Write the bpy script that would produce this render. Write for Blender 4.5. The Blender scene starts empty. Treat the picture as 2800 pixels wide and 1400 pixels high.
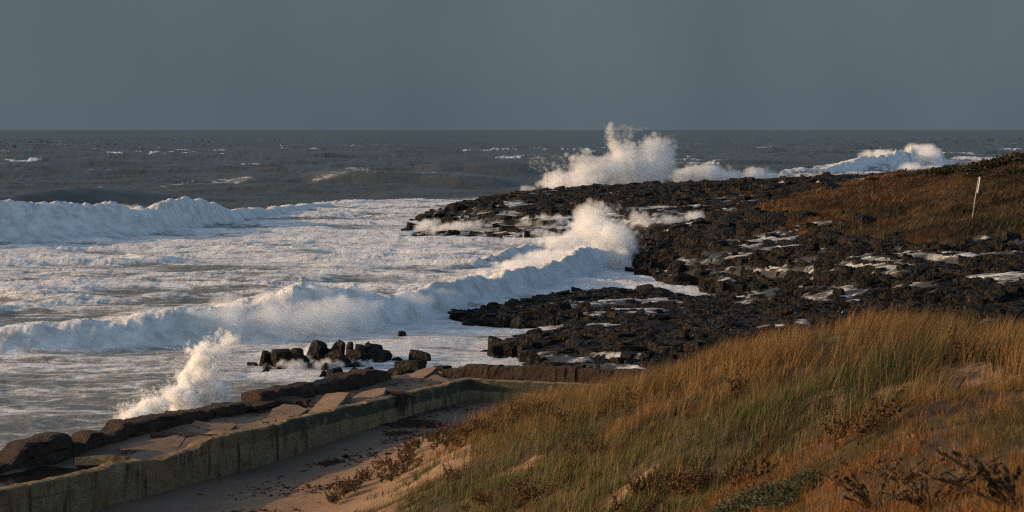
import bpy, bmesh, math, random
import numpy as np
from mathutils import Vector, Matrix

random.seed(7)
RNG = np.random.default_rng(11)
C = bpy.context.scene.collection

# ------------------------------------------------------------------ camera, sky, sun, exposure
H, F, YH = 11.0, 5400.0, 355.0          # eye height above the sea (m), focal length and horizon row in photograph pixels
scn = bpy.context.scene
cam = bpy.data.cameras.new('camera'); camo = bpy.data.objects.new('camera', cam); C.objects.link(camo)
camo.location = (0, 0, H); camo.rotation_euler = (math.radians(90), 0, 0)
cam.sensor_width = 36; cam.lens = 36 * F / 2800; cam.shift_y = -(700 - YH) / 2800
cam.clip_start = 0.5; cam.clip_end = 90000
cam.dof.use_dof = True; cam.dof.focus_distance = 75; cam.dof.aperture_fstop = 5.0
scn.camera = camo

SUN_EL, SUN_AZ = math.radians(11.0), math.radians(-92)     # azimuth from +Y (seaward), negative = left
sun_dir = Vector((math.sin(SUN_AZ) * math.cos(SUN_EL), math.cos(SUN_AZ) * math.cos(SUN_EL), math.sin(SUN_EL)))
w = bpy.data.worlds.new('World'); scn.world = w; w.use_nodes = True
nt = w.node_tree; nt.nodes.clear()
def wn(t, **k):
    n = nt.nodes.new(t)
    for a, b in k.items(): setattr(n, a, b)
    return n
sky = wn('ShaderNodeTexSky', sky_type='NISHITA', sun_disc=False, sun_elevation=SUN_EL, sun_rotation=SUN_AZ, air_density=1.0, dust_density=2.0, ozone_density=1.5)
skys = wn('ShaderNodeVectorMath', operation='SCALE'); skys.inputs['Scale'].default_value = 0.15
nt.links.new(sky.outputs[0], skys.inputs[0])
tc = wn('ShaderNodeTexCoord')
# a storm bank of cloud stands over the sea; behind the viewer the sky is clearing
dot = wn('ShaderNodeVectorMath', operation='DOT_PRODUCT'); dot.inputs[1].default_value = (0.12, 0.985, -0.12)
nt.links.new(tc.outputs['Generated'], dot.inputs[0])
nz = wn('ShaderNodeTexNoise'); nz.inputs['Scale'].default_value = 2.2; nz.inputs['Detail'].default_value = 4
nt.links.new(tc.outputs['Generated'], nz.inputs['Vector'])
ma = wn('ShaderNodeMath', operation='MULTIPLY_ADD'); ma.inputs[1].default_value = 0.3
nt.links.new(nz.outputs['Fac'], ma.inputs[0]); nt.links.new(dot.outputs['Value'], ma.inputs[2])
mr = wn('ShaderNodeMapRange', interpolation_type='SMOOTHSTEP'); mr.inputs['From Min'].default_value = 0.72; mr.inputs['From Max'].default_value = 1.02
mr.inputs['To Max'].default_value = 0.97
nt.links.new(ma.outputs[0], mr.inputs['Value'])
nz2 = wn('ShaderNodeTexNoise'); nz2.inputs['Scale'].default_value = 5.0; nz2.inputs['Detail'].default_value = 3
mp = wn('ShaderNodeMapping'); mp.inputs['Scale'].default_value = (1.6, 1, .8); mp.inputs['Location'].default_value = (0.4, 0.2, 0.1)
nt.links.new(tc.outputs['Generated'], mp.inputs['Vector']); nt.links.new(mp.outputs[0], nz2.inputs['Vector'])
cr = wn('ShaderNodeValToRGB')
cr.color_ramp.elements[0].position = 0.3; cr.color_ramp.elements[0].color = (0.051, 0.071, 0.088, 1)
cr.color_ramp.elements[1].position = 0.7; cr.color_ramp.elements[1].color = (0.069, 0.091, 0.109, 1)
nt.links.new(nz2.outputs['Fac'], cr.inputs['Fac'])
mx = wn('ShaderNodeMix', data_type='RGBA')
nt.links.new(mr.outputs[0], mx.inputs[0]); nt.links.new(skys.outputs[0], mx.inputs[6]); nt.links.new(cr.outputs[0], mx.inputs[7])
bg = wn('ShaderNodeBackground'); bg.inputs['Strength'].default_value = 1.0
nt.links.new(mx.outputs[2], bg.inputs['Color'])
wo = wn('ShaderNodeOutputWorld'); nt.links.new(bg.outputs[0], wo.inputs['Surface'])

sl = bpy.data.lights.new('sun', 'SUN'); sl.energy = 3.0; sl.angle = math.radians(0.6); sl.color = (1.0, 0.64, 0.34)
so = bpy.data.objects.new('sun', sl); C.objects.link(so); so.rotation_euler = (-sun_dir).to_track_quat('-Z', 'Y').to_euler()
so.location = (-60, 20, 40)
vs = scn.view_settings; vs.view_transform = 'Standard'; vs.look = 'None'; vs.exposure = 0.65; vs.gamma = 1.0; vs.use_curve_mapping = False
scn.cycles.max_bounces = 8; scn.cycles.volume_bounces = 4; scn.cycles.volume_max_steps = 256; scn.cycles.diffuse_bounces = 4; scn.cycles.transmission_bounces = 4; scn.cycles.transparent_max_bounces = 4
scn.cycles.use_denoising = False; scn.cycles.filter_width = 1.2; scn.cycles.sample_clamp_indirect = 4.0

# ------------------------------------------------------------------ helpers: noise, projection, meshes
def _h2(ix, iy, s):
    h = (ix.astype(np.int64) * 374761393 + iy.astype(np.int64) * 668265263 + s * 1442695041) & 0xFFFFFFFF
    h = ((h ^ (h >> 13)) * 1274126177) & 0xFFFFFFFF
    h = ((h ^ (h >> 15)) * 2246822519) & 0xFFFFFFFF
    return ((h ^ (h >> 16)) & 0xFFFFFF) / float(0xFFFFFF)
def vnoise(x, y, s=0):
    x = np.asarray(x, float); y = np.asarray(y, float)
    ix = np.floor(x); iy = np.floor(y); fx = x - ix; fy = y - iy
    ix = ix.astype(np.int64); iy = iy.astype(np.int64)
    fx = fx * fx * fx * (fx * (fx * 6 - 15) + 10); fy = fy * fy * fy * (fy * (fy * 6 - 15) + 10)
    a = _h2(ix, iy, s); b = _h2(ix + 1, iy, s); c = _h2(ix, iy + 1, s); d = _h2(ix + 1, iy + 1, s)
    return (a + (b - a) * fx) * (1 - fy) + (c + (d - c) * fx) * fy
def fbm(x, y, s=0, o=4, g=0.5, l=2.03):
    t = 0; a = 1; n = 0
    for i in range(o):
        t = t + a * vnoise(x, y, s + i * 17); n += a; a *= g; x = x * l + 3.1; y = y * l + 7.7
    return t / n
def billow(x, y, s=0, o=4, g=0.5, l=2.07):
    t = 0; a = 1; n = 0
    for i in range(o):
        t = t + a * np.abs(2 * vnoise(x, y, s + i * 17) - 1); n += a; a *= g; x = x * l + 5.1; y = y * l + 2.7
    return t / n
def vn3(x, y, z, s=0):
    iz = np.floor(z); fz = z - iz; fz = fz * fz * (3 - 2 * fz)
    iz = iz.astype(np.int64)
    def lay(k):
        ix = np.floor(x); iy = np.floor(y); fx = x - ix; fy = y - iy
        ix = ix.astype(np.int64); iy = iy.astype(np.int64); fx = fx * fx * (3 - 2 * fx); fy = fy * fy * (3 - 2 * fy)
        q = s + (iz + k) * 7919
        a = _h2(ix, iy, q); b = _h2(ix + 1, iy, q); c = _h2(ix, iy + 1, q); d = _h2(ix + 1, iy + 1, q)
        return (a + (b - a) * fx) * (1 - fy) + (c + (d - c) * fx) * fy
    return lay(0) * (1 - fz) + lay(1) * fz
def fbm3(x, y, z, s=0, o=3):
    t = 0; a = 1; n = 0
    for i in range(o):
        t = t + a * vn3(x, y, z, s + i * 31); n += a; a *= 0.55; x = x * 2.1 + 1.7; y = y * 2.1 + 4.2; z = z * 2.1 + 9.1
    return t / n
def sstep(a, b, x):
    t = np.clip((x - a) / (b - a), 0, 1); return t * t * (3 - 2 * t)
def at_z(px, py, z=0.0):
    Y = F * (H - z) / (py - YH); return ((px - 1400) * Y / F, Y, z)
def at_Y(px, py, Y):
    return ((px - 1400) * Y / F, Y, H - Y * (py - YH) / F)
def Ybase(py, z=0.0): return F * (H - z) / (py - YH)
def topx(X, Y, Z): return 1400 + F * X / Y, YH + F * (H - Z) / Y
class TPS:
    def __init__(s, pts, lam=0.0, sc=1.0):
        P = np.array(pts, float); s.sc = sc; s.p = P[:, :2] / sc; z = P[:, 2]; n = len(P)
        K = s.k(np.linalg.norm(s.p[:, None] - s.p[None], axis=2)) + lam * np.eye(n)
        Q = np.c_[np.ones(n), s.p]; A = np.zeros((n + 3, n + 3)); A[:n, :n] = K; A[:n, n:] = Q; A[n:, :n] = Q.T
        s.w = np.linalg.solve(A, np.r_[z, 0, 0, 0])
    @staticmethod
    def k(r): return np.where(r > 1e-9, r * r * np.log(np.maximum(r, 1e-9)), 0)
    def __call__(s, X, Y):
        X = np.asarray(X, float); Y = np.asarray(Y, float); sh = X.shape; x = X.ravel() / s.sc; y = Y.ravel() / s.sc
        out = s.w[-3] + s.w[-2] * x + s.w[-1] * y
        for i, (a, b) in enumerate(s.p): out = out + s.w[i] * s.k(np.hypot(x - a, y - b))
        return out.reshape(sh)
def inpoly(x, y, poly):
    r = np.zeros(np.shape(x), bool); n = len(poly); j = n - 1
    for i in range(n):
        xi, yi = poly[i]; xj, yj = poly[j]
        if yi != yj: r ^= ((yi > y) != (yj > y)) & (x < (xj - xi) * (y - yi) / (yj - yi) + xi)
        j = i
    return r
def polydist(x, y, poly):
    d = np.full(np.shape(x), 1e9); n = len(poly)
    for i in range(n):
        ax, ay = poly[i]; bx, by = poly[(i + 1) % n]; vx, vy = bx - ax, by - ay; L = vx * vx + vy * vy + 1e-12
        t = np.clip(((x - ax) * vx + (y - ay) * vy) / L, 0, 1)
        d = np.minimum(d, np.hypot(x - ax - t * vx, y - ay - t * vy))
    return d

def mesh_np(name, V, Fc, attrs=None, smooth=False):
    """V (n,3); Fc (m,k) with one k, or a list of such arrays"""
    me = bpy.data.meshes.new(name)
    Fl = Fc if isinstance(Fc, list) else [Fc]
    Fl = [np.asarray(f, np.int32) for f in Fl if len(f)]
    me.vertices.add(len(V)); me.vertices.foreach_set('co', np.asarray(V, np.float32).ravel())
    nl = sum(f.size for f in Fl); nf = sum(len(f) for f in Fl)
    me.loops.add(nl); me.loops.foreach_set('vertex_index', np.concatenate([f.ravel() for f in Fl]))
    tot = np.concatenate([np.full(len(f), f.shape[1], np.int32) for f in Fl])
    st = np.r_[0, np.cumsum(tot)[:-1]].astype(np.int32)
    me.polygons.add(nf); me.polygons.foreach_set('loop_start', st); me.polygons.foreach_set('loop_total', tot)
    me.polygons.foreach_set('use_smooth', np.full(nf, smooth))
    for k, v in (attrs or {}).items():
        a = me.attributes.new(k, 'FLOAT', 'POINT'); a.data.foreach_set('value', np.asarray(v, np.float32).ravel())
    me.update(calc_edges=True)
    return me
def obj(name, me, m=None, parent=None, loc=None, rot=None, scale=None):
    o = bpy.data.objects.new(name, me); C.objects.link(o)
    if m is not None and me is not None and not len(me.materials): me.materials.append(m)
    if parent is not None: o.parent = parent
    if loc is not None: o.location = loc
    if rot is not None: o.rotation_euler = rot
    if scale is not None: o.scale = scale
    return o
def tag(o, label, cat, group=None, kind=None):
    o['label'] = label; o['category'] = cat
    if group: o['group'] = group
    if kind: o['kind'] = kind
    return o
def grid_faces(nr, nc):
    i = np.arange(nr - 1)[:, None] * nc + np.arange(nc - 1)[None]
    return np.stack([i, i + 1, i + nc + 1, i + nc], -1).reshape(-1, 4)

# ------------------------------------------------------------------ materials
class M:
    def __init__(s, name):
        s.m = bpy.data.materials.new(name); s.m.use_nodes = True; s.t = s.m.node_tree; s.t.nodes.clear()
        s.out = s.n('ShaderNodeOutputMaterial'); s.geo = s.n('ShaderNodeNewGeometry')
    def n(s, t, ins=None, **k):
        q = s.t.nodes.new(t)
        for a, b in k.items(): setattr(q, a, b)
        for a, b in (ins or {}).items():
            if hasattr(b, 'is_output'): s.t.links.new(b, q.inputs[a])
            else: q.inputs[a].default_value = b
        return q
    def pos(s, sc=(1, 1, 1), obj=False):
        if obj: src = s.n('ShaderNodeTexCoord').outputs['Object']
        else: src = s.geo.outputs['Position']
        return s.n('ShaderNodeMapping', {'Vector': src, 'Scale': sc}).outputs[0]
    def noise(s, v, scale, detail=4, rough=0.55, dist=0.0):
        return s.n('ShaderNodeTexNoise', {'Vector': v, 'Scale': scale, 'Detail': detail, 'Roughness': rough, 'Distortion': dist}).outputs['Fac']
    def voro(s, v, scale, feature='F1', out='Distance'):
        return s.n('ShaderNodeTexVoronoi', {'Vector': v, 'Scale': scale}, feature=feature).outputs[out]
    def ramp(s, f, stops):
        r = s.n('ShaderNodeValToRGB', {'Fac': f}); e = r.color_ramp.elements
        while len(e) < len(stops): e.new(0.5)
        for i, (p, c) in enumerate(stops): e[i].position = p; e[i].color = (*c, 1) if len(c) == 3 else c
        return r.outputs[0]
    def mr(s, v, a, b, c=0.0, d=1.0, smooth=True):
        return s.n('ShaderNodeMapRange', {'Value': v, 'From Min': a, 'From Max': b, 'To Min': c, 'To Max': d}, interpolation_type='SMOOTHSTEP' if smooth else 'LINEAR').outputs[0]
    def math(s, op, a, b=0.0, c=0.0):
        return s.n('ShaderNodeMath', {0: a, 1: b, 2: c}, operation=op).outputs[0]
    def mix(s, f, a, b):
        ca = (*a, 1) if isinstance(a, tuple) else a; cb = (*b, 1) if isinstance(b, tuple) else b
        return s.n('ShaderNodeMix', {0: f, 6: ca, 7: cb}, data_type='RGBA').outputs[2]
    def attr(s, name): return s.n('ShaderNodeAttribute', attribute_name=name).outputs['Fac']
    def bump(s, h, strength=0.5, dist=0.1, nrm=None):
        i = {'Height': h, 'Strength': strength, 'Distance': dist}
        if nrm is not None: i['Normal'] = nrm
        return s.n('ShaderNodeBump', i).outputs[0]
    def bsdf(s, col, rough=0.8, nrm=None, spec=0.3, **k):
        i = {'Base Color': (*col, 1) if isinstance(col, tuple) else col, 'Roughness': rough, 'Specular IOR Level': spec}
        if nrm is not None: i['Normal'] = nrm
        i.update(k)
        return s.n('ShaderNodeBsdfPrincipled', i).outputs[0]
    def fin(s, sh): s.t.links.new(sh, s.out.inputs['Surface']); return s.m

def mat_sea():
    s = M('sea_water'); p = s.pos()
    foam = s.attr('foam'); fine = s.attr('calm')
    n1 = s.noise(s.pos((0.42, 1, 1)), 0.75, 9, 0.68, 0.9)
    n2 = s.noise(s.pos((.6, 1, 1)), 2.6, 6, 0.7, 1.2)
    lace = s.voro(s.n('ShaderNodeMix', {0: 0.35, 4: p, 5: s.n('ShaderNodeTexNoise', {'Vector': p, 'Scale': 0.8, 'Detail': 4}).outputs['Color']}, data_type='VECTOR').outputs[1], 1.3, 'DISTANCE_TO_EDGE')
    v = s.math('MULTIPLY_ADD', n1, 1.55, s.math('MULTIPLY_ADD', n2, 0.75, s.math('SUBTRACT', foam, .06)))
    v = s.math('SUBTRACT', v, s.math('MULTIPLY', s.mr(lace, 0.0, 0.35), 0.12))
    fac = s.mr(v, 1.37, 1.82)
    wcol = s.mix(s.attr('silt'), (0.034, 0.032, 0.027), (0.19, 0.17, 0.135))
    r1 = s.noise(s.pos((0.5, 1, 1)), 0.9, 6, 0.6, 0.3)
    r2 = s.noise(p, 4.0, 4, 0.6)
    wb = s.bump(s.math('MULTIPLY_ADD', r1, 3.0, r2), s.math('MULTIPLY_ADD', fine, -.26, .4), 0.16)
    water = s.bsdf(wcol, 0.2, wb, 0.26, IOR=1.33)
    f1 = s.noise(p, 1.7, 8, 0.7, 0.6); f2 = s.noise(p, 7.0, 4, 0.65)
    fb = s.bump(s.math('MULTIPLY_ADD', f1, 3.2, s.math('MULTIPLY', f2, .4)), 0.6, 0.18)
    fcol = s.ramp(s.noise(p, 0.9, 6, 0.6), [(0.3, (0.44, 0.42, 0.39)), (0.55, (0.68, 0.67, 0.65)), (1, (0.80, 0.79, 0.77))])
    fo = s.bsdf(fcol, 0.75, fb, 0.25)
    mx = s.n('ShaderNodeMixShader', {0: fac, 1: water, 2: fo}).outputs[0]
    return s.fin(mx)
def mat_spray(name='spray', col=(0.92, 0.92, 0.92), tr=0.45):
    s = M(name)
    d = s.n('ShaderNodeBsdfDiffuse', {'Color': (*col, 1)}).outputs[0]; t = s.n('ShaderNodeBsdfTranslucent', {'Color': (*col, 1)}).outputs[0]
    return s.fin(s.n('ShaderNodeMixShader', {0: tr, 1: d, 2: t}).outputs[0])
def mat_mist(name, dens):
    s = M(name); v = s.n('ShaderNodeVolumePrincipled', {'Color': (.985, .985, .985, 1), 'Density': dens * .6, 'Anisotropy': .15})
    s.t.links.new(v.outputs[0], s.out.inputs['Volume']); return s.m
def mat_rock():
    s = M('basalt'); p = s.pos(); oi = s.n('ShaderNodeObjectInfo').outputs['Random']
    a = s.noise(p, 0.7, 6, 0.6); b = s.noise(p, 6.0, 6, 0.7)
    c = s.ramp(a, [(0.3, (0.0075, 0.0065, 0.0058)), (0.55, (0.015, 0.0122, 0.0098)), (0.75, (0.036, 0.027, 0.018))])
    barn = s.mr(s.noise(p, 9.0, 3, 0.6), 0.56, 0.66)
    c = s.mix(s.math('MULTIPLY', barn, s.mr(a, 0.42, 0.62)), c, (0.16, 0.115, 0.065))
    mottle = s.mix(s.mr(b, 0.35, 0.7), (0.5, 0.5, 0.5), (1.1, 1.1, 1.1))  # noise-driven mottling of the rock colour
    c = s.n('ShaderNodeMix', {0: 1.0, 6: c, 7: mottle}, data_type='RGBA', blend_type='MULTIPLY').outputs[2]
    h = s.math('MULTIPLY_ADD', s.noise(p, 2.2, 8, 0.68, 0.5), 2.0, s.voro(p, 4.0))
    return s.fin(s.bsdf(c, s.mr(b, 0.3, 0.7, 0.5, 0.9), s.bump(h, 1.0, 0.26), 0.16))
def mat_concrete():
    s = M('weathered_concrete'); p = s.pos(); z = s.n('ShaderNodeSeparateXYZ', {0: s.geo.outputs['Position']}).outputs[2]
    a = s.noise(p, 0.9, 7, 0.62, 0.3); b = s.noise(s.pos((2.2, 2.2, 0.45)), 1.6, 6, 0.65); g = s.noise(p, 14, 5, 0.7)
    c = s.ramp(a, [(0.28, (0.14, 0.096, 0.052)), (0.43, (0.28, 0.19, 0.092)), (0.56, (0.23, 0.175, 0.10)), (0.70, (0.37, 0.29, 0.185))])
    c = s.mix(s.mr(b, 0.48, 0.68), c, (0.070, 0.042, 0.022))
    lich = s.math('MULTIPLY', s.mr(g, 0.47, 0.6), s.mr(s.noise(p, 1.3, 4), 0.44, 0.58))
    c = s.mix(s.math('MULTIPLY', lich, 0.4), c, (0.28, 0.24, 0.15))
    band = s.math('MULTIPLY', s.attr('paint'), s.mr(s.noise(p, 3.0, 6, 0.65), 0.30, 0.48))
    c = s.mix(s.math('MULTIPLY', band, 0.9), c, (0.040, 0.050, 0.036))
    c = s.mix(s.math('MULTIPLY', s.mr(s.noise(p, 9, 5, 0.7), 0.56, 0.66), 0.5), c, (0.03, 0.026, 0.022))
    h = s.math('MULTIPLY_ADD', s.noise(p, 3.5, 8, .7), 3.0, g)
    return s.fin(s.bsdf(c, 0.9, s.bump(h, 0.8, 0.10), 0.2))
def mat_rubble():
    s = M('broken_aggregate'); p = s.pos()
    a = s.noise(p, 0.8, 6, 0.6, 0.4); g = s.voro(p, 11.0); g2 = s.noise(p, 16, 4, 0.7)
    c = s.ramp(a, [(0.3, (0.022, 0.018, 0.015)), (0.5, (0.052, 0.028, 0.019)), (0.62, (0.042, 0.030, 0.022)), (0.8, (0.070, 0.058, 0.045))])
    c = s.mix(s.math('MULTIPLY', s.mr(g2, 0.54, 0.66), s.mr(s.noise(p, 1.1, 4), .42, .6)), c, (0.13, 0.11, 0.085))
    c = s.mix(s.mr(g, 0.0, 0.25, 0.75, 0.0), c, (0.02, 0.018, 0.016))
    h = s.math('MULTIPLY_ADD', g, -.35, s.math('MULTIPLY_ADD', s.noise(p, 2.2, 9, 0.7, .4), 3.5, g2))
    return s.fin(s.bsdf(c, 0.85, s.bump(h, 0.95, 0.10), 0.25))
def mat_sand(name='sand', wetkey=None):
    s = M(name); p = s.pos()
    a = s.noise(s.pos((0.6, 1.0, 1)), 0.35, 6, 0.6, 0.3); g = s.noise(p, 30, 4, 0.7)
    dry = s.ramp(a, [(0.3, (0.19, 0.112, 0.062)), (0.55, (0.25, 0.152, 0.084)), (0.8, (0.30, 0.190, 0.106))])
    wet = s.ramp(a, [(0.3, (0.095, 0.062, 0.040)), (0.7, (0.16, 0.105, 0.068))])
    wm = s.attr('wet'); k = s.math('ADD', wm, s.math('MULTIPLY_ADD', s.noise(p, 1.2, 5), 0.5, -0.25))
    wf = s.mr(k, 0.35, 0.65)
    c = s.mix(wf, dry, wet)
    tf = s.mr(s.math('ADD', s.attr('thatch'), s.math('MULTIPLY_ADD', s.noise(p, 2.6, 6, .65), 1.1, -.55)), .35, .75)
    c = s.mix(s.math('MULTIPLY', tf, .92), c, s.ramp(s.noise(p, 5.0, 6, .7), [(.35, (0.016, 0.015, 0.008)), (.6, (0.045, 0.032, 0.014)), (.8, (0.085, 0.05, 0.02))]))
    c = s.mix(s.math('MULTIPLY', s.mr(g, 0.55, 0.75), 0.35), c, (0.06, 0.045, 0.03))
    b = s.bump(s.math('MULTIPLY_ADD', s.noise(p, 1.6, 6, 0.6), 3.0, g), 0.5, 0.06)
    return s.fin(s.bsdf(c, s.mr(wf, 0, 1, 0.95, 0.5), b, 0.25))
def mat_slab():
    s = M('sandy_slab'); p = s.pos()
    a = s.noise(p, 1.4, 6, 0.6); g = s.noise(p, 20, 4, 0.7)
    c = s.ramp(a, [(0.3, (0.125, 0.084, 0.057)), (0.6, (0.175, 0.12, 0.082)), (0.8, (0.22, 0.152, 0.105))])
    c = s.mix(s.mr(s.noise(p, 5.0, 4, 0.6, 0.6), 0.63, 0.70), c, (0.045, 0.035, 0.028))
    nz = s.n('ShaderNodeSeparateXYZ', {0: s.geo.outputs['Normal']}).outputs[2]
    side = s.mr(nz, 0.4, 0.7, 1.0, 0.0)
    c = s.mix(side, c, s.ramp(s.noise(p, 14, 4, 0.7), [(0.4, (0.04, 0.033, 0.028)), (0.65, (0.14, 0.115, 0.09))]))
    return s.fin(s.bsdf(c, 0.9, s.bump(s.math('MULTIPLY_ADD', a, 2.0, g), 0.6, 0.05), 0.2))
def mat_blade(name, dry, green, tip, tr=0.35):
    s = M(name)
    hue = s.attr('hue'); rnd = s.attr('rnd'); t = s.attr('along')
    c = s.mix(hue, dry, green)
    c = s.mix(s.math('MULTIPLY', s.mr(t, 0.45, 1.0), s.math('MULTIPLY_ADD', hue, -.55, .7)), c, tip)
    c = s.n('ShaderNodeMix', {0: 1.0, 6: c, 7: s.mix(rnd, (0.28, 0.28, 0.28), (1.9, 1.85, 1.75))}, data_type='RGBA', blend_type='MULTIPLY').outputs[2]
    d = s.bsdf(c, 0.6, None, 0.2); q = s.n('ShaderNodeBsdfTranslucent', {'Color': c}).outputs[0]
    return s.fin(s.n('ShaderNodeMixShader', {0: tr, 1: d, 2: q}).outputs[0])
def mat_ground_grass():
    s = M('headland_turf'); p = s.pos()
    a = s.noise(s.pos((0.5, 1, 1)), 0.10, 7, 0.62, 0.5); b = s.noise(p, 1.6, 7, 0.7)
    c = s.ramp(a, [(0.34, (0.012, 0.009, 0.006)), (0.45, (0.040, 0.022, 0.010)), (0.55, (0.085, 0.047, 0.019)), (0.62, (0.060, 0.034, 0.014)), (0.70, (0.032, 0.034, 0.012))])
    c = s.n('ShaderNodeMix', {0: 1.0, 6: c, 7: s.mix(s.mr(b, 0.3, 0.7), (0.4, 0.4, 0.4), (1.3, 1.3, 1.3))}, data_type='RGBA', blend_type='MULTIPLY').outputs[2]
    return s.fin(s.bsdf(c, 0.95, s.bump(b, 1.0, 0.5), 0.1))
def plain(name, col, rough=0.8, var=0.3, scale=6.0, bump=0.3, spec=0.25):
    s = M(name); p = s.pos(); a = s.noise(p, scale, 5, 0.65)
    k = s.mix(s.mr(a, 0.3, 0.7), tuple(v * (1 - var) for v in col), tuple(v * (1 + var) for v in col))
    return s.fin(s.bsdf(k, rough, s.bump(a, bump, 0.03), spec))

MAT = dict(sea=mat_sea(), spray=mat_spray(), rock=mat_rock(), conc=mat_concrete(), rubble=mat_rubble(), sand=mat_sand(), slab=mat_slab(), turf=mat_ground_grass(),
           tall=mat_blade('marram_blade', (0.145, 0.080, 0.028), (0.042, 0.056, 0.018), (0.200, 0.115, 0.044)),
           short=mat_blade('short_grass_blade', (0.165, 0.078, 0.023), (0.04, 0.048, 0.015), (0.20, 0.098, 0.032)),
           hillg=mat_blade('headland_grass_blade', (0.070, 0.034, 0.014), (0.036, 0.036, 0.013), (0.092, 0.048, 0.020)),
           weed=mat_blade('weed_leaf', (0.075, 0.036, 0.018), (0.050, 0.052, 0.018), (0.13, 0.070, 0.030), 0.25),
           shrub=mat_blade('shrub_leaf', (0.045, 0.030, 0.017), (0.030, 0.038, 0.020), (0.06, 0.047, 0.024), 0.25),
           bush=mat_blade('saltbush_leaf', (0.070, 0.066, 0.030), (0.040, 0.062, 0.030), (0.085, 0.100, 0.055), 0.2),
           stem=plain('dry_stem', (0.10, 0.055, 0.03)), wood=plain('driftwood', (0.045, 0.033, 0.025)), kelp=plain('dry_kelp', (0.045, 0.022, 0.014)),
           white=plain('white_paint', (0.72, 0.70, 0.66), 0.5, 0.08), steel=plain('galvanised_steel', (0.30, 0.29, 0.27), 0.45), rust=plain('rust', (0.09, 0.035, 0.016)),
           dark=plain('dark_print', (0.05, 0.05, 0.05)), shell=plain('shell', (0.7, 0.66, 0.6)))

# ------------------------------------------------------------------ the lie of the land
def zc(x, y, z): return at_z(x, y, z)
def yc(x, y, Y): return at_Y(x, y, Y)
LAND = [zc(1480, 990, .5), zc(1600, 990, .7), zc(1750, 990, 1.0), zc(1350, 955, .3), zc(1500, 930, .9), zc(1700, 930, 1.1), zc(1900, 920, 1.2), zc(1450, 880, .7),
        zc(1280, 868, .3), zc(1600, 860, .8), zc(1800, 860, .8), zc(2000, 870, 1.0), zc(1500, 825, .3), zc(1700, 806, .25), zc(1900, 832, .4), zc(2100, 845, .7), zc(2200, 880, 1.2),
        zc(2400, 880, 1.8), zc(2800, 890, 2.2), zc(1850, 775, .5), yc(1800, 705, 148), zc(1950, 780, .9), zc(1950, 720, 1.7), zc(2100, 800, .9), zc(2100, 740, 2.1),
        zc(2300, 800, 1.6), zc(2300, 760, 2.2), zc(2500, 820, 2.2), zc(2700, 850, 2.3), zc(2700, 770, 2.9), zc(2500, 720, 3.1), zc(2300, 720, 2.7), zc(2100, 690, 2.5),
        zc(1900, 660, 2.4), zc(1760, 620, 2.8), zc(1900, 625, 3.0), zc(1770, 690, 1.5), zc(1850, 600, 2.3), zc(1200, 625, .9), zc(1200, 592, 1.9), zc(1350, 625, 1.0), zc(1300, 580, 2.1),
        zc(1450, 600, 2.0), zc(1450, 548, 2.5), zc(1600, 580, 2.6), zc(1600, 515, 2.6), zc(1800, 570, 2.9), zc(1800, 510, 3.0), zc(2000, 560, 3.2), zc(2000, 500, 3.0), zc(2250, 489, 3.0),
        zc(2000, 602, 3.3), zc(2100, 570, 3.9), yc(2200, 540, 175), yc(2100, 500, 225), yc(2300, 524, 165), yc(2400, 494, 185), yc(2400, 560, 150), yc(2600, 471, 180),
        yc(2800, 443, 175), yc(2600, 520, 145), yc(2800, 500, 140), yc(2657, 597, 125), yc(2800, 600, 125), yc(2500, 640, 130), yc(2300, 680, 138), yc(2100, 650, 150),
        zc(2500, 695, 3.2), yc(2800, 660, 118), zc(2800, 720, 3.4), yc(3050, 432, 170), yc(3050, 600, 125), (75, 215, 7.2), (45, 235, 5.5), (40, 300, 3), (70, 280, 4.5), (75, 120, 6), (60, 90, 3)]
land = TPS(LAND, lam=0.02, sc=30)
sp = lambda l: [at_z(x, y, 0)[:2] for x, y in l]
SHORE = sp([(1500, 1015), (1450, 978), (1345, 968), (1360, 950), (1420, 935), (1480, 915), (1495, 902), (1400, 900), (1350, 897), (1230, 874), (1240, 857), (1300, 846), (1380, 836), (1450, 824),
            (1500, 811), (1600, 799), (1700, 796), (1800, 801), (1835, 812), (1900, 829), (2000, 829), (2120, 834), (2150, 826), (2130, 818), (2030, 808), (1950, 800), (1905, 788), (1840, 786),
            (1825, 773), (1770, 758), (1745, 750), (1765, 722), (1735, 715), (1715, 690), (1690, 662), (1560, 656), (1400, 656), (1300, 651), (1190, 647), (1128, 648), (1160, 622)]) + \
        [(-10.5, 240), (-8, 252), (-3, 272), (6, 288), (10, 298), (25, 308), (45, 318), (110, 325), (110, 80), (10, 80)]
GRASS_PX = [(1978, 592), (2060, 566), (2180, 522), (2290, 505), (2400, 490), (2420, 380), (3300, 300), (3300, 655), (2800, 652), (2700, 645), (2560, 650), (2400, 648), (2300, 640), (2150, 633), (2160, 626),
            (2300, 618), (2480, 608), (2380, 600), (2150, 603), (2140, 598), (2330, 590), (2200, 582), (2140, 580), (2070, 582)]
def grassy(X, Y, Z):
    px, py = topx(X, Y, Z)
    n = (fbm(X * .30, Y * .14, 5, 4, .6) - .5) * 110
    g = inpoly(px + n, py + n * .25, GRASS_PX)
    return g | ((Y > 178) & (X / Y > 0.19))
def lh(X, Y):
    h = land(X, Y); d = polydist(X, Y, SHORE)
    k = np.where((X < 9) & (Y > 190) & (Y < 235), .05, .45)
    return h * (k + (1 - k) * sstep(0, np.where(k < .2, 9.0, 4.5), d)) + .1
INNER_C = np.array([-1.6, 69.7]); d1 = np.array([-11.05, -20.9]); d1 /= np.linalg.norm(d1); d2 = np.array([2.87, -.9]); d2 /= np.linalg.norm(d2)

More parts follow.
